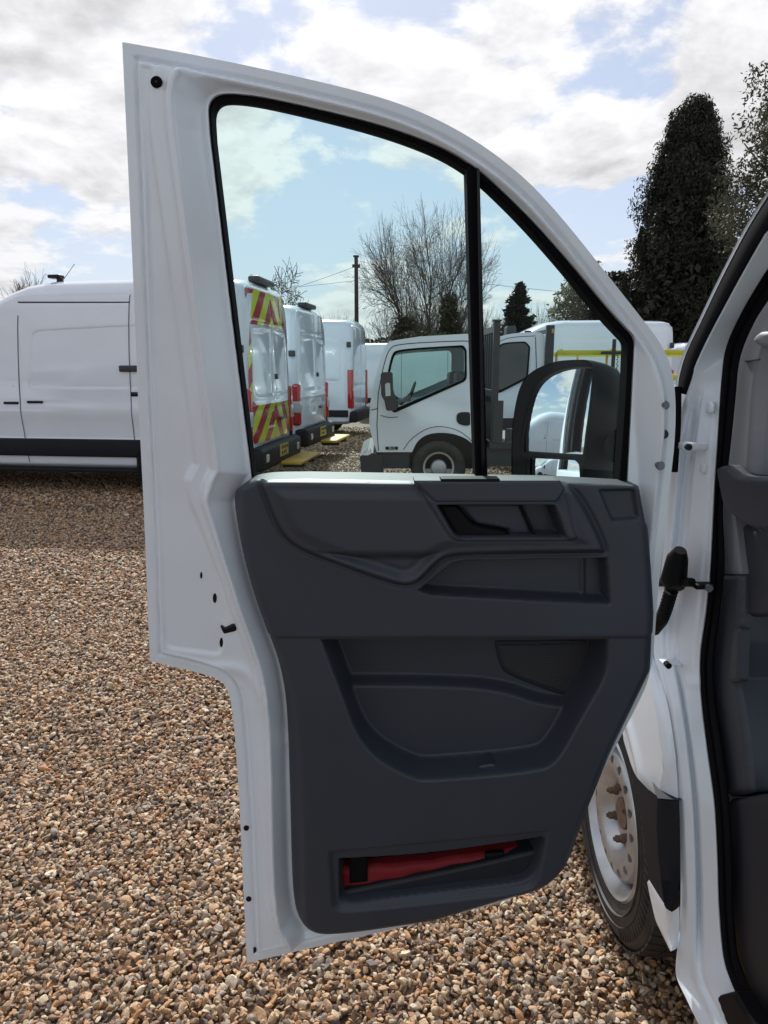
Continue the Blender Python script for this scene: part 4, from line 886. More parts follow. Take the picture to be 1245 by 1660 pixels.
        for s_ in (1, -1):
            MB().rbox(-h - 0.02, -h + 0.11, min(0.90 * s_, 1.004 * s_), max(0.90 * s_, 1.004 * s_), 0.66, 1.50 if style else 1.3, 0.02).build('rear_lamp', M_lampred, t)
        o = np.array(fillet([(-0.93, 0.60, .03), (0.93, 0.60, .03), (0.935, 1.3, .2), (0.86, H - 0.14, .12), (-0.86, H - 0.14, .12), (-0.935, 1.3, .2)]))
        relief('rear_door', o, [], lambda A, B, d: 0.03 - 0.05 * np.abs(A) ** 2.5 - 0.02 * np.clip((B - 1.2) / 1.2, 0, 1) ** 2 - 0.01 * bump(A, 0, 0.012) - 0.012 * bump(B, 1.15, 0.03) + edge_round(d, .01), 0.03, M_paint_far, t, lambda A, B, Hh: (-h - Hh, A, B), rim=-0.05)
        if style:
            for s_ in (1, -1):                                     # pressed panels and rail of the other make
                q = np.array(fillet([(-h + 0.25, 1.25, .05), (-0.2, 1.25, .05), (-0.2, H - 0.42, .1), (-h + 0.25, H - 0.42, .1)]))
                relief('side_pressing', q, [], lambda A, B, d: np.interp((B - zb) / (H - zb), [s[1] for s in SEC[1:-1]], [s[0] for s in SEC[1:-1]]) * 1.0 + 0.010 + edge_round(d, 0.012), 0.06, M_paint_far, t, (lambda A, B, Hh: (A, Hh, B)) if s_ > 0 else (lambda A, B, Hh: (A, -Hh, B)), rim=0.9)
                MB().rbox(-1.9, -1.3, min(0.97 * s_, 1.006 * s_), max(0.97 * s_, 1.006 * s_), 1.12, 1.155, 0.01).build('door_rail', M_dkgrey, t)
            MB().rbox(-h + 0.02, -h + 0.12, 0.985, 1.02, 1.98, 2.10, 0.02).build('door_hinge', M_dkgrey, t)
    for s_ in (1, -1):
        fr = [(1.62, 1.36), (0.98, 1.98 if H > 2.2 else 1.75), (0.20, 2.02 if H > 2.2 else 1.78), (0.17, 1.32)]
        hwf = lambda x, z: np.interp(x, [0.0, 0.95, 1.75], [1.0, 0.99, 0.97]) * half_w(min(1, (z - zb) / (np.interp(x, [0.25, 0.6, 0.95, 1.75], [H - .12, H - .29, max(2.02, H - 0.52), 1.46]) - zb)))
        MB().prism(fr, lambda x, z, d: (x, s_ * (hwf(x, z) + d), z), -0.02, 0.009).build('side_window', M_dkglass, t, smooth=False)
        boxes('door_mirror', M_blk, t, (1.28, 1.42, min(1.02 * s_, 1.24 * s_), max(1.02 * s_, 1.24 * s_), 1.22, 1.58), r=0.05); boxes('mirror_arm', M_blk, t, (1.30, 1.38, min(0.9 * s_, 1.08 * s_), max(0.9 * s_, 1.08 * s_), 1.26, 1.32))
        for wx in (-h + 1.0, h - 0.95):
            MB().disc((wx, s_ * (0.94 if detail else 0.93), 0.36), (0, s_, 0), 0.43, 0.078, 28).build('wheel_arch', M_gloss, t)
            far_wheel(t, wx, s_ * 1.026, s_)
        MB().rbox(h - 0.16, h - 0.03, min(0.5 * s_, 0.80 * s_), max(0.5 * s_, 0.80 * s_), 0.82, 1.02, 0.04).build('headlamp', M_lampclr, t)
    x0, z0, x1, z1 = 1.74, 1.475, 0.97, max(2.0, H - 0.53)
    mk('windscreen', [(x0 + 0.012, 0.84, z0), (x0 + 0.012, -0.84, z0), (x1 + 0.012, -0.72, z1), (x1 + 0.012, 0.72, z1)], [(0, 1, 2, 3)], M_dkglass, t, False)
    boxes('front_bumper', M_clad, t, (h - 0.10, h + 0.03, -0.82, 0.82, 0.30, 0.62), r=0.04); boxes('grille', M_clad, t, (h - 0.07, h + 0.012, -0.45, 0.45, 0.66, 0.82), r=0.03)
    if roofcam:
        boxes('roof_camera', M_gloss, t, (-0.36, -0.20, 0.55, 0.68, H + 0.03, H + 0.075), r=0.015); boxes('camera_bracket', M_gloss, t, (-0.36, -0.30, 0.58, 0.65, H - 0.02, H + 0.04), r=0.01)
        MB().tube([(-0.02, 0.2, H - 0.05), (-0.30, 0.2, H + 0.26)], 0.0035, 6).build('roof_aerial', M_wire, t)
    return t
def txt(par, name, body, size, M, m):
    cu = bpy.data.curves.new(name, 'FONT'); cu.body = body; cu.size = size; cu.align_x = 'CENTER'; cu.extrude = 0.001; cu.materials.append(m)
    o = bpy.data.objects.new(name, cu); COL.objects.link(o); o.parent = par
    inv = INV.get(root_of(par).name); o.matrix_local = (inv @ M) if inv is not None else M
    return o
def place(t, corner, rz, lx=-2.8, ly=1.0):                        # put the rear near corner on a point of the yard
    e = Vector((math.cos(rz), math.sin(rz), 0)); l = Vector((-math.sin(rz), math.cos(rz), 0))
    t.location = Vector((corner[0], corner[1], 0)) - e * lx - l * ly; t.rotation_euler = (0, 0, rz); return t
GV = 'white vans parked round the gravel yard'
v1 = place(make_van('white high roof van with red and yellow chevrons on its rear doors', GV, 2.6, chevron=True, step=True, beacon=True, roofcam=True), (-1.62, 8.5), R(172.5))
v2 = place(make_van('plain white van with tall red rear lamps parked beyond the chevron van', GV, 2.53, step=True, beacon=True), (-1.36, 11.3), R(171))
v3 = place(make_van('white van with a red corner lamp parked farther back beyond the stepped vans', GV, 2.6, style=1, detail=False), (-0.70, 15.9), R(172))
v4 = make_van('small far white van glimpsed in the gap just left of the truck cab', GV, 2.3, detail=False); v4.location = (1.9, 23.5, 0); v4.rotation_euler = (0, 0, 0.0)
v5 = dup(v3); v5.location = (3.75, 17.4, 0); v5.rotation_euler = (0, 0, R(180)); v5['label'] = 'long white van seen above the yellow rails of the tipper'
v6 = dup(v4); v6.location = (11.9, 23.0, 0); v6.rotation_euler = (0, 0, R(0)); v6['label'] = 'distant white van peeping out beside the black windscreen pillar rubber'
# a van on the left of the yard, seen only in the door mirror
vm = dup(v3); vm.location = (-11.5, -0.9, 0); vm.rotation_euler = (0, 0, R(84)); vm['label'] = 'white high roofed van reflected in the glass of the door mirror'

# ------------------------------------------------------------------ forward control tipper truck with the white cab
TY = 8.70
def CS(pts, closed=True): return [on_y(x, y, TY)[0::2] for x, y in fillet(pts, closed, 5)]
truck = thing('tipper_truck', 'white forward control cab truck with dark headboard and tipper bed', 'truck', (1.6, 9.6, 0), world=True)
TW = 1.85
cab_o = CS([(611, 733), (604, 712), (598, 690, 's'), (600, 655), (606, 622), (619, 572, 's'), (628, 553, 14), (680, 545), (755, 540.5), (784, 541, 10), (784, 735), (776, 737, 4), (770, 724, 's'), (757, 711, 's'), (735, 703, 's'), (712, 701, 's'), (692, 704, 's'), (676, 715, 's'), (668, 733)])
win_o = CS([(641, 662, 5), (631, 648, 4), (631, 610), (638, 578, 's'), (646, 569, 's'), (750, 562.5, 5), (754, 570), (753.5, 614, 8)])
def tumble(z): return 0.10 * max(0, z - 1.25) / 0.7
mb = MB(); n = len(cab_o)
tri = tessellate_polygon([[Vector((p[0], p[1], 0)) for p in cab_o], [Vector((p[0], p[1], 0)) for p in win_o]]); allp = cab_o + win_o
for s_ in (0, 1):
    yy = (lambda z: TY + tumble(z)) if s_ == 0 else (lambda z: TY + TW - tumble(z))
    mb.add([(p[0], yy(p[1]), p[1]) for p in allp], tri)
    m_ = len(win_o); mb.add([(p[0], yy(p[1]) + d, p[1]) for d in (0, 0.05 if s_ == 0 else -0.05) for p in win_o], [(i, (i + 1) % m_, m_ + (i + 1) % m_, m_ + i) for i in range(m_)])
vs = [(p[0], TY + tumble(p[1]), p[1]) for p in cab_o] + [(p[0], TY + TW - tumble(p[1]), p[1]) for p in cab_o]; fs = []
for i in range(n):
    j = (i + 1) % n; zm = (cab_o[i][1] + cab_o[j][1]) / 2; xm = (cab_o[i][0] + cab_o[j][0]) / 2
    if xm < cab_o[0][0] + 0.12 and 1.16 < zm < 1.84 and cab_o[i][0] < 0.05: continue          # windscreen opening
    fs.append((i, j, n + j, n + i))
mb.add(vs, fs); cab = mb.build('cab', M_paint_far, truck, angle=35)
scr = [p for p in cab_o if p[0] < cab_o[0][0] + 0.16 and 1.10 < p[1] < 1.9]; scr.sort(key=lambda p: p[1]); a_, b__ = scr[0], scr[-1]
mk('windscreen', [(a_[0] + .01, TY + 0.06, a_[1]), (a_[0] + .01, TY + TW - 0.06, a_[1]), (b__[0] + .01, TY + TW - 0.14, b__[1]), (b__[0] + .01, TY + 0.14, b__[1])], [(0, 1, 2, 3)], M_screen, cab, False)
for yy in (TY + 0.03, TY + TW - 0.03):
    tr2 = tessellate_polygon([[Vector((p[0], p[1], 0)) for p in win_o]]); s_ = 1 if yy < TY + 1 else -1
    mk('side_window', [(p[0], yy + s_ * tumble(p[1]), p[1]) for p in win_o], tr2, M_screen, cab, False)
sealo = CS([(638, 670, 5), (627, 652, 4), (628, 606), (635, 574, 's'), (644, 565.5, 's'), (753, 559, 5), (757.5, 568), (757, 617, 8)])
m_ = len(sealo); mb = MB(); tri = tessellate_polygon([[Vector((p[0], p[1], 0)) for p in sealo], [Vector((p[0], p[1], 0)) for p in win_o]]); mb.add([(p[0], TY - 0.008 + tumble(p[1]), p[1]) for p in sealo + win_o], tri); mb.build('window_rubber', M_rub, cab, smooth=False)
mb = MB()
def seam(pts, w=0.005, y=TY - 0.004):
    q = CS(pts, False); bar(mb, [(p[0], p[1], y + tumble(p[1]) - 0.0) for p in q], w)
seam([(613.5, 731), (611, 690), (613, 640), (620, 600, 's'), (630, 565, 's'), (646, 557, 's'), (745, 552, 's'), (765, 553)]); seam([(601, 665), (613, 662)]); seam([(654, 729, 's'), (665, 712, 's'), (690, 695, 's'), (712, 690, 's'), (740, 696, 's'), (757, 707, 's'), (767, 718)], 0.004); seam([(617, 673), (628, 677, 's'), (645, 676)], 0.004)
mb.build('door_seam', M_seam, cab, smooth=False, kind='stuff')
dk = dict(fn=lambda x, z, d: (x, TY + d, z))
MB().prism(CS([(740, 668, 10), (762, 668, 4), (762, 690, 4), (752, 690, 10), (740, 686, 8)]), dk['fn'], -0.012, 0.02).build('door_handle', M_gloss, cab)
MB().prism(CS([(625, 724), (645, 724), (645, 728.7), (625, 728.7)]), dk['fn'], -0.012, 0.01).build('badge', M_gloss, cab, smooth=False)
bx, bz = on_y(635, 728.4, TY)[0::2]
txt(cab, 'badge_lettering', '35.13', 0.036, Matrix.Translation((bx, TY - 0.0145, bz + 0.004)) @ Matrix.Rotation(R(90), 4, 'X'), M_paint)
mm = MB(); q = CS([(617, 606, 3), (620, 603, 2), (636, 603, 3), (637, 630), (641, 645), (643, 663, 3), (626, 664, 4), (623, 648), (618, 640, 4)]); mm.prism(q, lambda x, z, d: (x, TY - 0.20 + d, z), -0.08, 0.06); MB().prism(CS([(628, 640), (645, 650), (645, 660), (628, 655)]), dk['fn'], -0.13, 0.02).build('mirror_arm', M_dkgrey, truck)
dm = mm.build('door_mirror', M_dkgrey, truck); MB().prism(CS([(624, 622, 2), (629, 619, 3), (632, 621), (633, 640), (625, 641)]), lambda x, z, d: (x, TY - 0.28 + d, z), -0.012, 0.03).build('indicator_lens', M_lampclr, dm)
MB().prism(CS([(583, 740), (596, 733), (620, 738), (622, 768), (586, 770)]), dk['fn'], 0.0, TW).build('front_bumper', M_dkgrey, truck); MB().prism(CS([(588, 738), (597, 729), (602, 735), (597, 738)]), dk['fn'], -0.004, 0.3).build('bumper_corner', M_paint_far, truck)
MB().prism(CS([(614, 735), (666, 735), (668, 740), (672, 760), (616, 760)]), dk['fn'], 0.03, 0.5).build('cab_step', M_dkgrey, truck)
arch_o = CS([(664, 740), (667, 733), (676, 714.5, 's'), (692, 703.5, 's'), (712, 700.5, 's'), (735, 702.5, 's'), (757, 710.5, 's'), (770, 724, 's'), (777, 738), (777, 760), (664, 760)]); MB().prism(arch_o, dk['fn'], 0.02, 0.55).build('wheel_arch', M_gloss, truck)
wc = on_y(711, 767, TY)
def truck_wheel(x, y, r, s_):
    fn = lambda c, s, h: (x + c, y - s_ * h, r + s); w = MB().lathe([(r * 0.55, 0.02), (r * 0.70, 0.0), (r * 0.92, 0.0), (r, 0.03), (r, 0.19), (r * 0.6, 0.21)], fn, 32).build('wheel', M_tyre, truck, angle=50)
    MB().lathe([(r * 0.57, 0.01), (r * 0.50, 0.015), (r * 0.46, 0.04), (r * 0.30, 0.03), (r * 0.26, -0.02), (r * 0.16, -0.03), (0, -0.03)], fn, 32).build('rim', M_wheelfar, w, angle=45)
    m = MB()
    for k in range(8):
        a = k * math.pi / 4; c = fn(r * 0.385 * math.cos(a), r * 0.385 * math.sin(a), 0.028); m.disc(c, (0, s_, 0), r * 0.055, 0.006, 8)
    m.build('rim_hole', M_gloss, w, kind='stuff')
for xx in (wc[0], wc[0] + 2.6):
    truck_wheel(xx, TY + 0.0, 0.34, -1); truck_wheel(xx, TY + TW, 0.34, 1)
x0 = on_y(787, 700, TY)[0]
boxes('chassis_rail', M_dkgrey, truck, (x0 - 1.0, x0 + 3.4, TY + 0.45, TY + 0.55, 0.42, 0.60), (x0 - 1.0, x0 + 3.4, TY + TW - 0.55, TY + TW - 0.45, 0.42, 0.60)); boxes('tool_locker', M_dkgrey, truck, (x0 - 0.05, x0 + 0.5, TY + 0.05, TY + 0.45, 0.35, 0.572))
zt = on_y(803, 521, TY)[2]; xx = on_y(803.5, 600, TY)[0]; w_ = 0.075
hb = MB().box(xx - 0.03, xx + 0.03, TY + 0.06, TY + TW - 0.06, zt - 0.12, zt - 0.05).build('headboard', M_dkgrey, truck, smooth=False)
boxes('headboard_post', M_dkgrey, hb, (xx - w_ / 2, xx + w_ / 2, TY - 0.03, TY + 0.06, 0.66, zt), (xx - w_ / 2, xx + w_ / 2, TY + TW - 0.06, TY + TW + 0.03, 0.66, zt))
boxes('headboard_bar', M_dkgrey, hb, *[(xx - 0.02, xx + 0.02, TY + 0.16 + k * (TW - 0.32) / 8 - 0.02, TY + 0.16 + k * (TW - 0.32) / 8 + 0.02, 1.28, zt - 0.12) for k in range(9)])
boxes('headboard_rail', M_dkgrey, hb, (xx - 0.03, xx + 0.03, TY + 0.06, TY + TW - 0.06, 1.20, 1.28)); boxes('headboard_sheet', M_dkgrey, hb, (xx - 0.02, xx + 0.02, TY + 0.06, TY + TW - 0.06, 0.66, 1.2))
boxes('post_socket', M_dkgrey, hb, (xx - 0.02, xx + 0.10, TY - 0.05, TY - 0.031, 0.66, 1.16)); boxes('post_cap', M_dkgrey, hb, (xx - 0.05, xx + 0.05, TY - 0.045, TY + 0.075, zt + 0.001, zt + 0.02))
bed = MB().box(x0 + 0.05, x0 + 3.5, TY - 0.03, TY + TW + 0.03, 0.575, 0.655).build('tipper_bed', M_dkgrey, truck); boxes('dropside', M_dkgrey, bed, (x0 + 0.24, x0 + 3.5, TY - 0.04, TY + 0.0, 0.66, 0.82), (x0 + 0.24, x0 + 3.5, TY + TW, TY + TW + 0.04, 0.66, 0.82), (x0 + 3.46, x0 + 3.5, TY + 0.005, TY + TW - 0.005, 0.66, 0.82))
xc = (cab_o[0][0] + x0) / 2
for sy in (0.15, 1.15):
    boxes('seat_cushion', M_card_dark, truck, (xc - 0.10, xc + 0.30, TY + sy, TY + sy + 0.5, 0.85, 1.0), r=0.04); boxes('seat_back', M_card_dark, truck, (xc + 0.32, xc + 0.46, TY + sy, TY + sy + 0.5, 0.95, 1.50), r=0.05)
MB().prism([(xc - 0.62, 0.6), (xc - 0.35, 0.6), (xc - 0.30, 1.02), (xc - 0.60, 1.12)], lambda x, z, d: (x, TY + d, z), 0.1, TW - 0.1).build('dashboard', M_card_dark, truck)
MB().tube([(xc - 0.20 + 0.06 * math.sin(a), TY + 1.35 + 0.2 * math.cos(a), 1.18 + 0.17 * math.sin(a)) for a in np.linspace(0, 2 * math.pi, 25)], 0.014, 8, False).build('steering_wheel', M_blk, truck); MB().tube([(xc - 0.2, TY + 1.35, 1.18), (xc - 0.45, TY + 1.35, 0.95)], 0.03, 8).build('steering_column', M_blk, truck)

# ------------------------------------------------------------------ second tipper: white cab, yellow edge rails
T2 = thing('rail_tipper_truck', 'white cab truck with yellow safety rails round its tipper bed', 'truck', (3.0, 13.5, 0), world=True)
TY2 = 12.5
def C2(pts, closed=True): return [on_y(x, y, TY2)[0::2] for x, y in fillet(pts, closed, 5)]
f2 = lambda x, z, d: (x, TY2 + d + 0.10 * max(0, z - 1.3) / 0.8 * (1 if d < 1 else -1), z)
zc = on_y(840, 541, TY2)
prof = C2([(740, 690), (742, 640, 's'), (760, 625, 's'), (772, 600), (800, 552, 's'), (815, 543, 's'), (845, 538.5, 's'), (880, 538, 6), (885, 545), (886, 690)])
cb2 = MB().prism(prof, f2, 0.0, 1.95).build('cab', M_paint_far, T2, angle=30)
MB().prism(C2([(788, 628), (810, 562, 's'), (820, 557, 's'), (852, 555.5, 5), (858, 562, 3), (853, 611, 4), (808, 634, 6)]), f2, -0.010, 0.03).build('side_window', M_dkglass, cb2, smooth=False)
MB().prism(C2([(786, 632), (808, 560, 's'), (820, 554.5, 's'), (854, 553, 5), (861, 562, 3), (856, 613.5, 4), (808, 638, 6)]), f2, -0.006, 0.02).build('window_rubber', M_rub, cb2, smooth=False)
mb = MB(); q = C2([(870, 546), (871, 640), (869, 690)], False); bar(mb, [(p[0], p[1], TY2 - 0.005 + 0.1 * max(0, p[1] - 1.3) / 0.8) for p in q], 0.006); q = C2([(800, 565), (812, 552, 's'), (830, 546, 's'), (870, 544)], False); bar(mb, [(p[0], p[1], TY2 - 0.006 + 0.1 * max(0, p[1] - 1.3) / 0.8) for p in q], 0.005); mb.build('door_seam', M_seam, cb2, smooth=False, kind='stuff')
mb = MB(); q = C2([(829, 541), (830, 526, 3), (845, 524.5, 3), (846, 539)]); mb.prism(q, lambda x, z, d: (x, TY2 + d, z), 0.5, 0.8); mb.build('roof_beacon', M_dkgrey, T2)
a = on_y(886.5, 530, TY2); b = on_y(899, 530, TY2); zq = on_y(890, 527, TY2)[2]
hb2 = MB().box(a[0] + 0.03, b[0] - 0.03, TY2 + 0.08, TY2 + 1.87, 0.86, 1.3).build('headboard', M_dkgrey, T2)
boxes('headboard_post', M_dkgrey, hb2, (a[0], b[0], TY2 - 0.02, TY2 + 0.08, 0.86, zq), (a[0], b[0], TY2 + 1.87, TY2 + 1.97, 0.86, zq)); boxes('headboard_rail', M_dkgrey, hb2, (a[0] + 0.03, b[0] - 0.03, TY2 + 0.08, TY2 + 1.87, zq - 0.12, zq - 0.06))
MB().prism(C2([(894, 533), (898, 533), (898, 540), (894, 540)]), lambda x, z, d: (x, TY2 + d, z), -0.03, -0.021).build('warning_label', M_plate, hb2, smooth=False)
xr0 = on_y(903, 570, TY2)[0]; zr = on_y(960, 571.5, TY2)[2]; xr1 = xr0 + 3.3
bed2 = MB().box(xr0, xr1, TY2, TY2 + 1.95, 0.78, 0.855).build('tipper_bed', M_paint_far, T2)
boxes('dropside', M_paint_far, bed2, (xr0, xr1, TY2 - 0.02, TY2 + 0.03, 0.86, 1.22), (xr0, xr1, TY2 + 1.92, TY2 + 1.97, 0.86, 1.22), r=0.01)
boxes('safety_rail', M_hiviz, T2, *[(xr0, xr1, yy - 0.015, yy + 0.015, z - 0.042, z + 0.042) for yy in (TY2, TY2 + 1.95) for z in (zr, zr - 0.42)], (xr1 - 0.03, xr1 - 0.001, TY2 + 0.016, TY2 + 1.934, zr - 0.042, zr + 0.042), r=0.008)
for yy in (TY2 + 0.035, TY2 + 1.915):
    for px_ in (903, 985, 1075): xx = on_y(px_, 575, TY2)[0]; MB().tube([(xx, yy, 1.0), (xx, yy, zr - 0.02), (xx + 0.03, yy, zr + 0.03), (xx + 0.10, yy, zr + 0.045)], 0.022, 8).build('rail_post', M_yel, T2)
xx = on_y(993.5, 575, TY2)[0]; boxes('chain_post', M_dkgrey, T2, (xx - 0.03, xx + 0.03, TY2 - 0.05, TY2 - 0.024, 1.2, on_y(993, 550, TY2)[2])); boxes('post_clamp', M_dkgrey, T2, (xx - 0.22, xx + 0.12, TY2 - 0.07, TY2 - 0.052, zr - 0.03, zr + 0.02))
mb = MB()
for k in range(12): mb.disc((xx + 0.06 + 0.012 * (k % 2), TY2 - 0.06, zr - 0.05 - 0.035 * k), (0, 1, 0), 0.014, 0.008, 8)
mb.build('chain', M_dkgrey, T2, kind='stuff')
MB().box(prof[0][0], xr1, TY2 + 0.5, TY2 + 1.4, 0.45, 0.77).build('chassis', M_dkgrey, T2)
for xx in (prof[0][0] + 0.1, xr0 + 2.0):
    for yy, s_ in ((TY2 - 0.01, -1), (TY2 + 1.96, 1)): far_wheel(T2, xx, yy, s_)
# ------------------------------------------------------------------ trees, hedge, pole
def leaf_mat(name, c0, c1, rough=0.6, trans=0.25):
    m = bpy.data.materials.new(name); m.use_nodes = True; nt = m.node_tree; N = nt.nodes; L = nt.links; b = N['Principled BSDF']
    g = N.new('ShaderNodeNewGeometry'); r = N.new('ShaderNodeValToRGB'); r.color_ramp.elements[0].color = (*c0, 1); r.color_ramp.elements[1].color = (*c1, 1)
    L.new(g.outputs['Random Per Island'], r.inputs[0]); L.new(r.outputs[0], b.inputs['Base Color']); b.inputs['Roughness'].default_value = rough
    b.inputs['Specular IOR Level'].default_value = 0.3
    t = N.new('ShaderNodeBsdfTranslucent'); L.new(r.outputs[0], t.inputs[0]); mx = N.new('ShaderNodeMixShader'); mx.inputs[0].default_value = trans
    L.new(b.outputs[0], mx.inputs[1]); L.new(t.outputs[0], mx.inputs[2]); L.new(mx.outputs[0], N['Material Output'].inputs[0]); return m
M_bark = mat('grey_bark', (0.085, 0.070, 0.058), 0.9, var=0.4, var_scale=3)
M_twig = mat('twig_brown', (0.10, 0.080, 0.065), 0.9)
M_conif = leaf_mat('cypress_leaf', (0.014, 0.017, 0.011), (0.045, 0.047, 0.030), trans=0.08)
M_euc = leaf_mat('grey_green_leaf', (0.032, 0.035, 0.020), (0.095, 0.095, 0.062), trans=0.25)
M_bush = leaf_mat('pale_bush_leaf', (0.10, 0.10, 0.055), (0.28, 0.26, 0.17), trans=0.3)
M_ivy = leaf_mat('ivy_leaf', (0.025, 0.028, 0.016), (0.075, 0.066, 0.038), trans=0.1)
M_fir = leaf_mat('fir_needle', (0.012, 0.020, 0.012), (0.035, 0.048, 0.030), trans=0.05)
def leaves(name, C, size, m, par, elong=2.2, upbias=0.0, drop=0.0, dirs=None):
    n = len(C); d = rng.normal(size=(n, 3)) if dirs is None else dirs + rng.normal(0, 0.45, (n, 3)); d[:, 2] += upbias - drop; d /= np.linalg.norm(d, axis=1)[:, None]
    w = np.cross(d, rng.normal(size=(n, 3))); w /= np.linalg.norm(w, axis=1)[:, None]
    s = size * rng.uniform(0.6, 1.4, n)[:, None]; a = C - d * s * elong / 2; b = C + d * s * elong / 2; nn = np.cross(d, w) * s * 0.18
    V = np.stack([a, C + w * s * 0.5 + nn, b, C - w * s * 0.5 + nn], 1).reshape(-1, 3); F = np.arange(4 * n).reshape(n, 4)
    return mk(name, V, F, m, par, False)
def limb(mb, p0, d, length, r, lvl, maxl, spread, kids_, up, rnd, taper=0.62, wob=0.12, minr=0.006):
    seg = 4 if lvl < 2 else 3; pts = [p0]; rs = [r]; dd = d.copy()
    for i in range(seg):
        dd = (dd + Vector((rnd.gauss(0, wob), rnd.gauss(0, wob), rnd.gauss(0, wob) + up * 0.12))).normalized()
        pts.append(pts[-1] + dd * length / seg); rs.append(max(minr, r * (1 - (1 - taper) * (i + 1) / seg)))
    mb.tube(pts, rs, 6 if lvl < 2 else (4 if lvl < 3 else 3), cap=False)
    if lvl >= maxl: return
    k = kids_[min(lvl, len(kids_) - 1)]
    for i in range(k):
        t = 0.30 + 0.70 * (i + rnd.random() * 0.6) / k if lvl > 0 else 0.35 + 0.65 * (i + rnd.random() * 0.5) / k; t = min(t, 0.999)
        j = min(int(t * seg), seg - 1); p = pts[j].lerp(pts[j + 1], t * seg - j); ax = dd.orthogonal().normalized(); ax.rotate(Matrix.Rotation(rnd.random() * 6.283, 3, dd))
        ang = rnd.uniform(*spread); nd = (dd * math.cos(ang) + ax * math.sin(ang)).normalized()
        limb(mb, p, nd, length * rnd.uniform(0.52, 0.78), max(minr, rs[j] * 0.62), lvl + 1, maxl, spread, kids_, up, rnd, taper, wob, minr)
    limb(mb, pts[-1], dd, length * 0.6, rs[-1], lvl + 1, maxl, spread, kids_, up, rnd, taper, wob, minr)
def fit(mb, H, W=None):                                           # bring the grown crown to its measured height and spread
    v = np.array(mb.v); k = H / v[:, 2].max(); v[:, 2] *= k
    if W: r = np.percentile(np.hypot(v[:, 0], v[:, 1]), 98); v[:, :2] *= W / r
    mb.v = [tuple(p) for p in v]; return k, (W / r if W else 1)
def bare_tree(label, x, y, H, seed, W=None, cat='tree', name='bare_tree', spread=(0.35, 0.75), kids_=(7, 5, 4, 4), up=0.9, r0=0.16, stems=1, first=0.42, minr=0.008, maxl=4, wob=0.12, lean=0.15, bole=0.3):
    t = thing(name, label, cat, (x, y, 0)); rnd = random.Random(seed); n0 = 0; mb = MB()
    for s_ in range(stems):
        a = 2 * math.pi * s_ / max(1, stems) + 0.4 + rnd.uniform(-.3, .3); ln = lean * rnd.uniform(0.5, 1.2) if stems > 1 else 0.03; d = Vector((ln * math.cos(a), ln * math.sin(a), 1)).normalized(); p = Vector((0.25 * math.cos(a) * (stems > 1), 0.25 * math.sin(a) * (stems > 1), 0)); pts = [p]; rs = [r0]
        for i in range(5): d = (d + Vector((rnd.gauss(0, .05), rnd.gauss(0, .05), 0))).normalized(); pts.append(pts[-1] + d * H * bole / 5); rs.append(r0 * (1 - 0.07 * (i + 1)))
        mb.tube(pts, rs, 8, cap=False); limb(mb, pts[-1], d, H * first, rs[-1] * 0.9, 0, maxl, spread, kids_, up, rnd, wob=wob, minr=minr)
        for q in (3, 4): limb(mb, pts[q], (d + Vector((rnd.gauss(0, .5), rnd.gauss(0, .5), 0))).normalized(), H * first * 0.7, rs[q] * 0.55, 1, maxl, spread, kids_, up, rnd, wob=wob, minr=minr)
    fit(mb, H, W); v = np.array(mb.v); F = mb.f; zc = H * bole * 0.8
    low = [f for f in F if max(v[i][2] for i in f) < zc and len(f) == 4]; lo = set(map(tuple, low)); hi = [f for f in F if tuple(f) not in lo]
    def sub(fs, nm, m):
        if not fs: return
        ids = sorted({i for f in fs for i in f}); mp = {i: k for k, i in enumerate(ids)}; mk(nm, v[ids], [tuple(mp[i] for i in f) for f in fs], m, t, False)
    sub(low, 'trunk', M_bark); sub(hi, 'crown', M_twig); return t
def clump_points(n, prof, H, x=0, y=0, clumps=60, cr=0.5, shell=0.75, z0=0.2, rag=(0.72, 1.08)):
    c = []
    for i in range(clumps):
        z = z0 + (H - z0) * rng.uniform(0, 1) ** 0.9; r = prof(z / H) * (shell + (1 - shell) * rng.uniform()) * rng.uniform(*rag); a = rng.uniform(0, 6.283); c.append((x + r * math.cos(a), y + r * math.sin(a), z))
    c = np.array(c); k = rng.integers(0, clumps, n); off = np.clip(rng.normal(0, 1, (n, 3)), -1.25, 1.25) * cr * np.array([0.5, 0.5, 0.62]); return c[k] + off, off
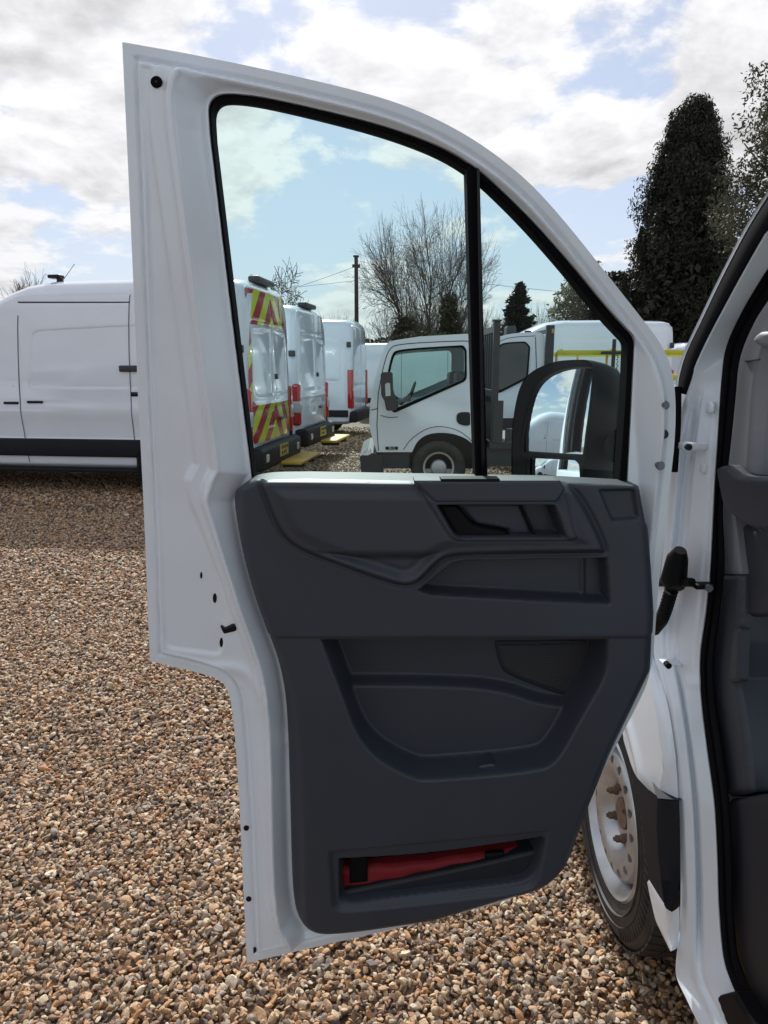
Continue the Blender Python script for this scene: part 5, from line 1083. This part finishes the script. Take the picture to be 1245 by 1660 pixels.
# the tall dark cypress
def cypress(x, y, H):
    t = thing('cypress_tree', 'tall dense dark cypress tree with a blunt double top', 'tree', (x, y, 0)); MB().tube([(0, 0, 0), (0, 0, H * 0.5), (0.1, 0, H * 0.86)], [0.4, 0.25, 0.06], 10).build('trunk', M_bark, t)
    prof = lambda f: 2.35 * np.interp(f, [0, 0.10, 0.25, 0.45, 0.65, 0.82, 0.93, 1.0], [1.06, 1.06, 1.02, 0.90, 0.72, 0.50, 0.30, 0.08])
    P, off = clump_points(120000, prof, H, clumps=820, cr=0.42, shell=0.50, z0=0.1, rag=(0.58, 1.20))
    def tuft(cx, z0, z1, r, n):
        f = rng.uniform(0, 1, n) ** 0.8; rr = r * (1 - f) * np.sqrt(rng.uniform(0, 1, n)) + 0.02; a = rng.uniform(0, 6.283, n); return np.stack([cx + rr * np.cos(a), rr * np.sin(a), z0 + (z1 - z0) * f], 1)
    top = np.concatenate([tuft(0.55, H - 2.2, H + 0.10, 0.75, 4200), tuft(-0.35, H - 2.2, H - 0.15, 0.75, 4200), tuft(-0.85, H - 3.0, H - 0.9, 0.7, 3000)] + [tuft(2.3 * math.cos(q) * (1 - j / 10), H * 0.22 + j * 0.85, H * 0.22 + j * 0.85 + 1.7, 0.45, 900) for j in range(8) for q in (0.3 + j, 2.2 + j, 3.1 + j)])
    P = np.concatenate([P, top]); leaves('crown', P, 0.042, M_conif, t, elong=3.6, upbias=1.1); 
    z = rng.uniform(0.3, H * 0.92, 16000); rr = np.array([prof(v / H) for v in z]) * np.sqrt(rng.uniform(0, 0.62, len(z))); a = rng.uniform(0, 6.283, len(z)); leaves('inner_foliage', np.stack([rr * np.cos(a), rr * np.sin(a), z], 1), 0.17, M_conif, t, elong=1.6); return t
cypress(11.0, 27.5, 10.6)
# grey green leafy tree at the edge of the frame
def leafy(name, label, x, y, H, prof, n, clumps, cr, size, m, shell=0.6, z0=1.0, drop=0.4, trunk=0.2, elong=2.6, branches=14):
    t = thing(name, label, 'tree' if 'tree' in name else 'bush', (x, y, 0)); tb = MB().tube([(0, 0, 0), (0.1, 0, H * 0.3), (0, 0.1, H * 0.75)], [trunk, trunk * 0.75, trunk * 0.2], 8)
    for i in range(branches):
        z = rng.uniform(0.25, 0.8) * H; a = rng.uniform(0, 6.283); r = prof(min(1, z / H + 0.12)) * 0.85; tb.tube([(0, 0, z * 0.85), (r * 0.5 * math.cos(a), r * 0.5 * math.sin(a), z * 0.97), (r * math.cos(a), r * math.sin(a), z + 0.1 * H)], [trunk * 0.35, trunk * 0.2, 0.015], 5)
    tb.build('trunk', M_bark, t); P, off = clump_points(n, prof, H, clumps=clumps, cr=cr, shell=shell, z0=z0); leaves('crown', P, size, m, t, elong=elong, drop=drop); return t
leafy('evergreen_oak_tree', 'grey green loose leafed tree at the frame edge beside the cypress', 11.0, 19.0, 10.0, lambda f: 2.7 * np.interp(f, [0, 0.3, 0.45, 0.6, 0.8, 1.0], [0.3, 0.75, 1.0, 0.92, 0.80, 0.25]), 46000, 230, 0.46, 0.044, M_euc, shell=0.45, z0=4.8)
# bare trees
bare_tree('tall bare spreading tree with many fine twigs behind the truck cab', 2.2, 34.0, 9.2, 5, W=3.3, kids_=(6, 5, 4, 3), stems=6, r0=0.12, spread=(0.35, 0.85), up=0.28, first=0.36, lean=0.55, minr=0.0065, maxl=4, bole=0.25)
bare_tree('open branched bare tree rising behind the white vans', -4.35, 33.0, 6.3, 12, W=1.7, spread=(0.7, 1.25), kids_=(9, 6, 5), up=0.1, r0=0.10, first=0.46, maxl=3, minr=0.022, bole=0.5)
bare_tree('pale bare tree over the cab end of the nearest white van', -13.6, 29.0, 5.5, 21, W=2.0, kids_=(8, 6, 4, 4), stems=3, r0=0.08, lean=0.3, maxl=4, minr=0.006, up=0.4)
bare_tree('pale bare tree farthest left beside the van roof', -17.2, 30.0, 4.9, 33, W=1.7, kids_=(8, 5, 4, 3), stems=3, r0=0.08, lean=0.3, maxl=4, minr=0.006, up=0.4)
def brush(label, x, y, H, seed, W=1.5, n=5, kids_=(7, 5, 4)): return bare_tree(label, x, y, H, seed, W=W, cat='bush', name='bare_bush', kids_=kids_, stems=n, r0=0.05, lean=0.45, maxl=3, minr=0.008, first=0.5, spread=(0.3, 0.8), up=0.4, bole=0.15)
for i, (x, y, H, lb) in enumerate(((-1.9, 31, 3.9, 'low bare bush beside the roof of the farthest white van'), (0.7, 33, 4.9, 'brown bare bush left of the tall bare tree'), (2.0, 31, 4.3, 'brown bare bush in front of the tall bare tree'), (3.7, 32, 4.9, 'dense brown bush under the tall bare tree, to its right'), (5.0, 36, 4.8, 'thin bare bush left of the small dark fir'), (8.0, 38, 5.0, 'thin bare bush right of the small dark fir'))):
    brush(lb, x, y, H, 40 + i)
for i, (x, y, H, lb) in enumerate(((1.3, 32, 3.9, 'thick brown thicket bush behind the cab roof, left of the ivy trunk'), (3.1, 31, 3.8, 'thick brown thicket bush behind the cab roof, right of the ivy trunk'), (4.5, 30, 3.6, 'thick brown thicket bush just right of the divided window bar'))):
    brush(lb, x, y, H, 60 + i, W=1.1, n=7, kids_=(8, 6, 5))
def conical(label, x, y, H, Rb):
    t = thing('fir_tree', label, 'tree', (x, y, 0)); MB().tube([(0, 0, 0), (0, 0, H * 0.97)], [0.14, 0.02], 8).build('trunk', M_bark, t); C = []; D = []
    for i in range(190):
        f = rng.uniform(0.06, 1.0); z = f * H; r = Rb * (1 - f) ** 0.8 * rng.uniform(0.55, 1.15) + 0.06; a = rng.uniform(0, 6.283); k = 90; s_ = rng.uniform(0.1, 1, k)
        p = np.stack([r * s_ * math.cos(a), r * s_ * math.sin(a), z + 0.28 * r * s_ ** 2], 1) + rng.normal(0, 0.07, (k, 3)); C.append(p); D.append(np.tile([math.cos(a), math.sin(a), 0.35], (k, 1)))
    leaves('crown', np.concatenate(C), 0.075, M_fir, t, elong=3.0, dirs=np.concatenate(D)); return t
conical('small dark fir tree standing right of the divided window bar', 6.3, 34.5, 5.3, 1.6)
leafy('pale_leaf_bush', 'pale flowering leafy bush left of the dark cypress', 8.5, 31.5, 5.7, lambda f: 1.5 * np.interp(f, [0, 0.3, 0.7, 1.0], [0.7, 1.0, 0.85, 0.2]), 9000, 110, 0.5, 0.075, M_bush, shell=0.35, z0=0.5, drop=0.0)
leafy('dark_leaf_bush', 'dark rounded bush tucked against the foot of the cypress', 9.5, 30.0, 4.9, lambda f: 1.9 * np.interp(f, [0, 0.3, 0.7, 1.0], [0.9, 1.0, 0.8, 0.2]), 12000, 90, 0.55, 0.09, M_conif, shell=0.3, z0=0.2, drop=0.0)
leafy('ivy_tree', 'ivy clad trunk standing among the bare branches', 2.65, 30.0, 4.2, lambda f: 0.36 * np.interp(f, [0, 0.3, 0.7, 1.0], [1.2, 1.0, 0.6, 0.2]), 3400, 60, 0.45, 0.07, M_ivy, shell=0.2, z0=0.2, drop=0.3)
leafy('ivy_tree', 'low ivy covered stump left of the ivy clad trunk', 0.85, 30.5, 3.3, lambda f: 0.8 * np.interp(f, [0, 0.3, 0.7, 1.0], [0.9, 1.0, 0.6, 0.2]), 6000, 60, 0.4, 0.07, M_ivy, shell=0.2, z0=0.2, drop=0.3)
# clipped hedges closing the yard
def hedge(label, x0, x1, y, H):
    t = thing('hedge', label, 'hedge', ((x0 + x1) / 2, y, 0)); n = int((x1 - x0) * 1500); w = (x1 - x0) / 2
    P = np.stack([rng.uniform(-w, w, n), rng.normal(0, 0.35, n), H * rng.uniform(0, 1, n) ** 0.7], 1); P[:, 2] += 0.22 * np.sin(P[:, 0] * 1.3) * np.sin(P[:, 0] * 0.7 + 1) * P[:, 2] / H
    leaves('foliage', P, 0.085, M_ivy, t, elong=2.0); MB().rbox(-w, w, -0.25, 0.25, 0, H * 0.75, 0.1).build('stems', M_ivy, t); return t
hedge('dark trimmed hedge behind the vans on the far side', -24.0, 5.5, 28.0, 2.75)
hedge('long dark hedge behind the tipper trucks', 5.7, 30.0, 28.5, 2.9)
# telegraph pole and its wires
pole = thing('telegraph_pole', 'slim dark telegraph pole beyond the roofs of the vans', 'pole', (-1.12, 30.0, 0))
MB().tube([(0, 0, 0), (0, 0, 5.9)], [0.10, 0.075], 10).build('post', M_pole, pole); MB().disc((0, 0, 5.9), (0, 0, 1), 0.12, 0.06, 10).rbox(-0.16, 0.16, -0.05, 0.05, 5.5, 5.62, 0.01).build('pole_cap', M_pole, pole)
MB().rbox(-0.35, 0.35, -0.1, 0.1, 2.55, 2.75, 0.05).build('junction_box', M_dkgrey, pole)
for i, (q, r_, nm) in enumerate((((-16, 44, 4.2), (0, 0, 5.55), 'sagging wire running left from the telegraph pole'), ((30, 46, 5.4), (0, 0, 5.5), 'sagging wire running right from the telegraph pole'), ((-30, 40, 4.9), (0, 0, 5.0), 'lower wire running left from the telegraph pole'))):
    a = Vector((-1.12, 30.0, r_[2])); b = Vector(q); pts = [a.lerp(b, t) - Vector((0, 0, 0.5 * 4 * t * (1 - t))) for t in np.linspace(0, 1, 14)]
    w = MB().tube(pts, 0.008, 5).build('overhead_wire', M_wire); tag(w, nm, 'wire', 'overhead wires')
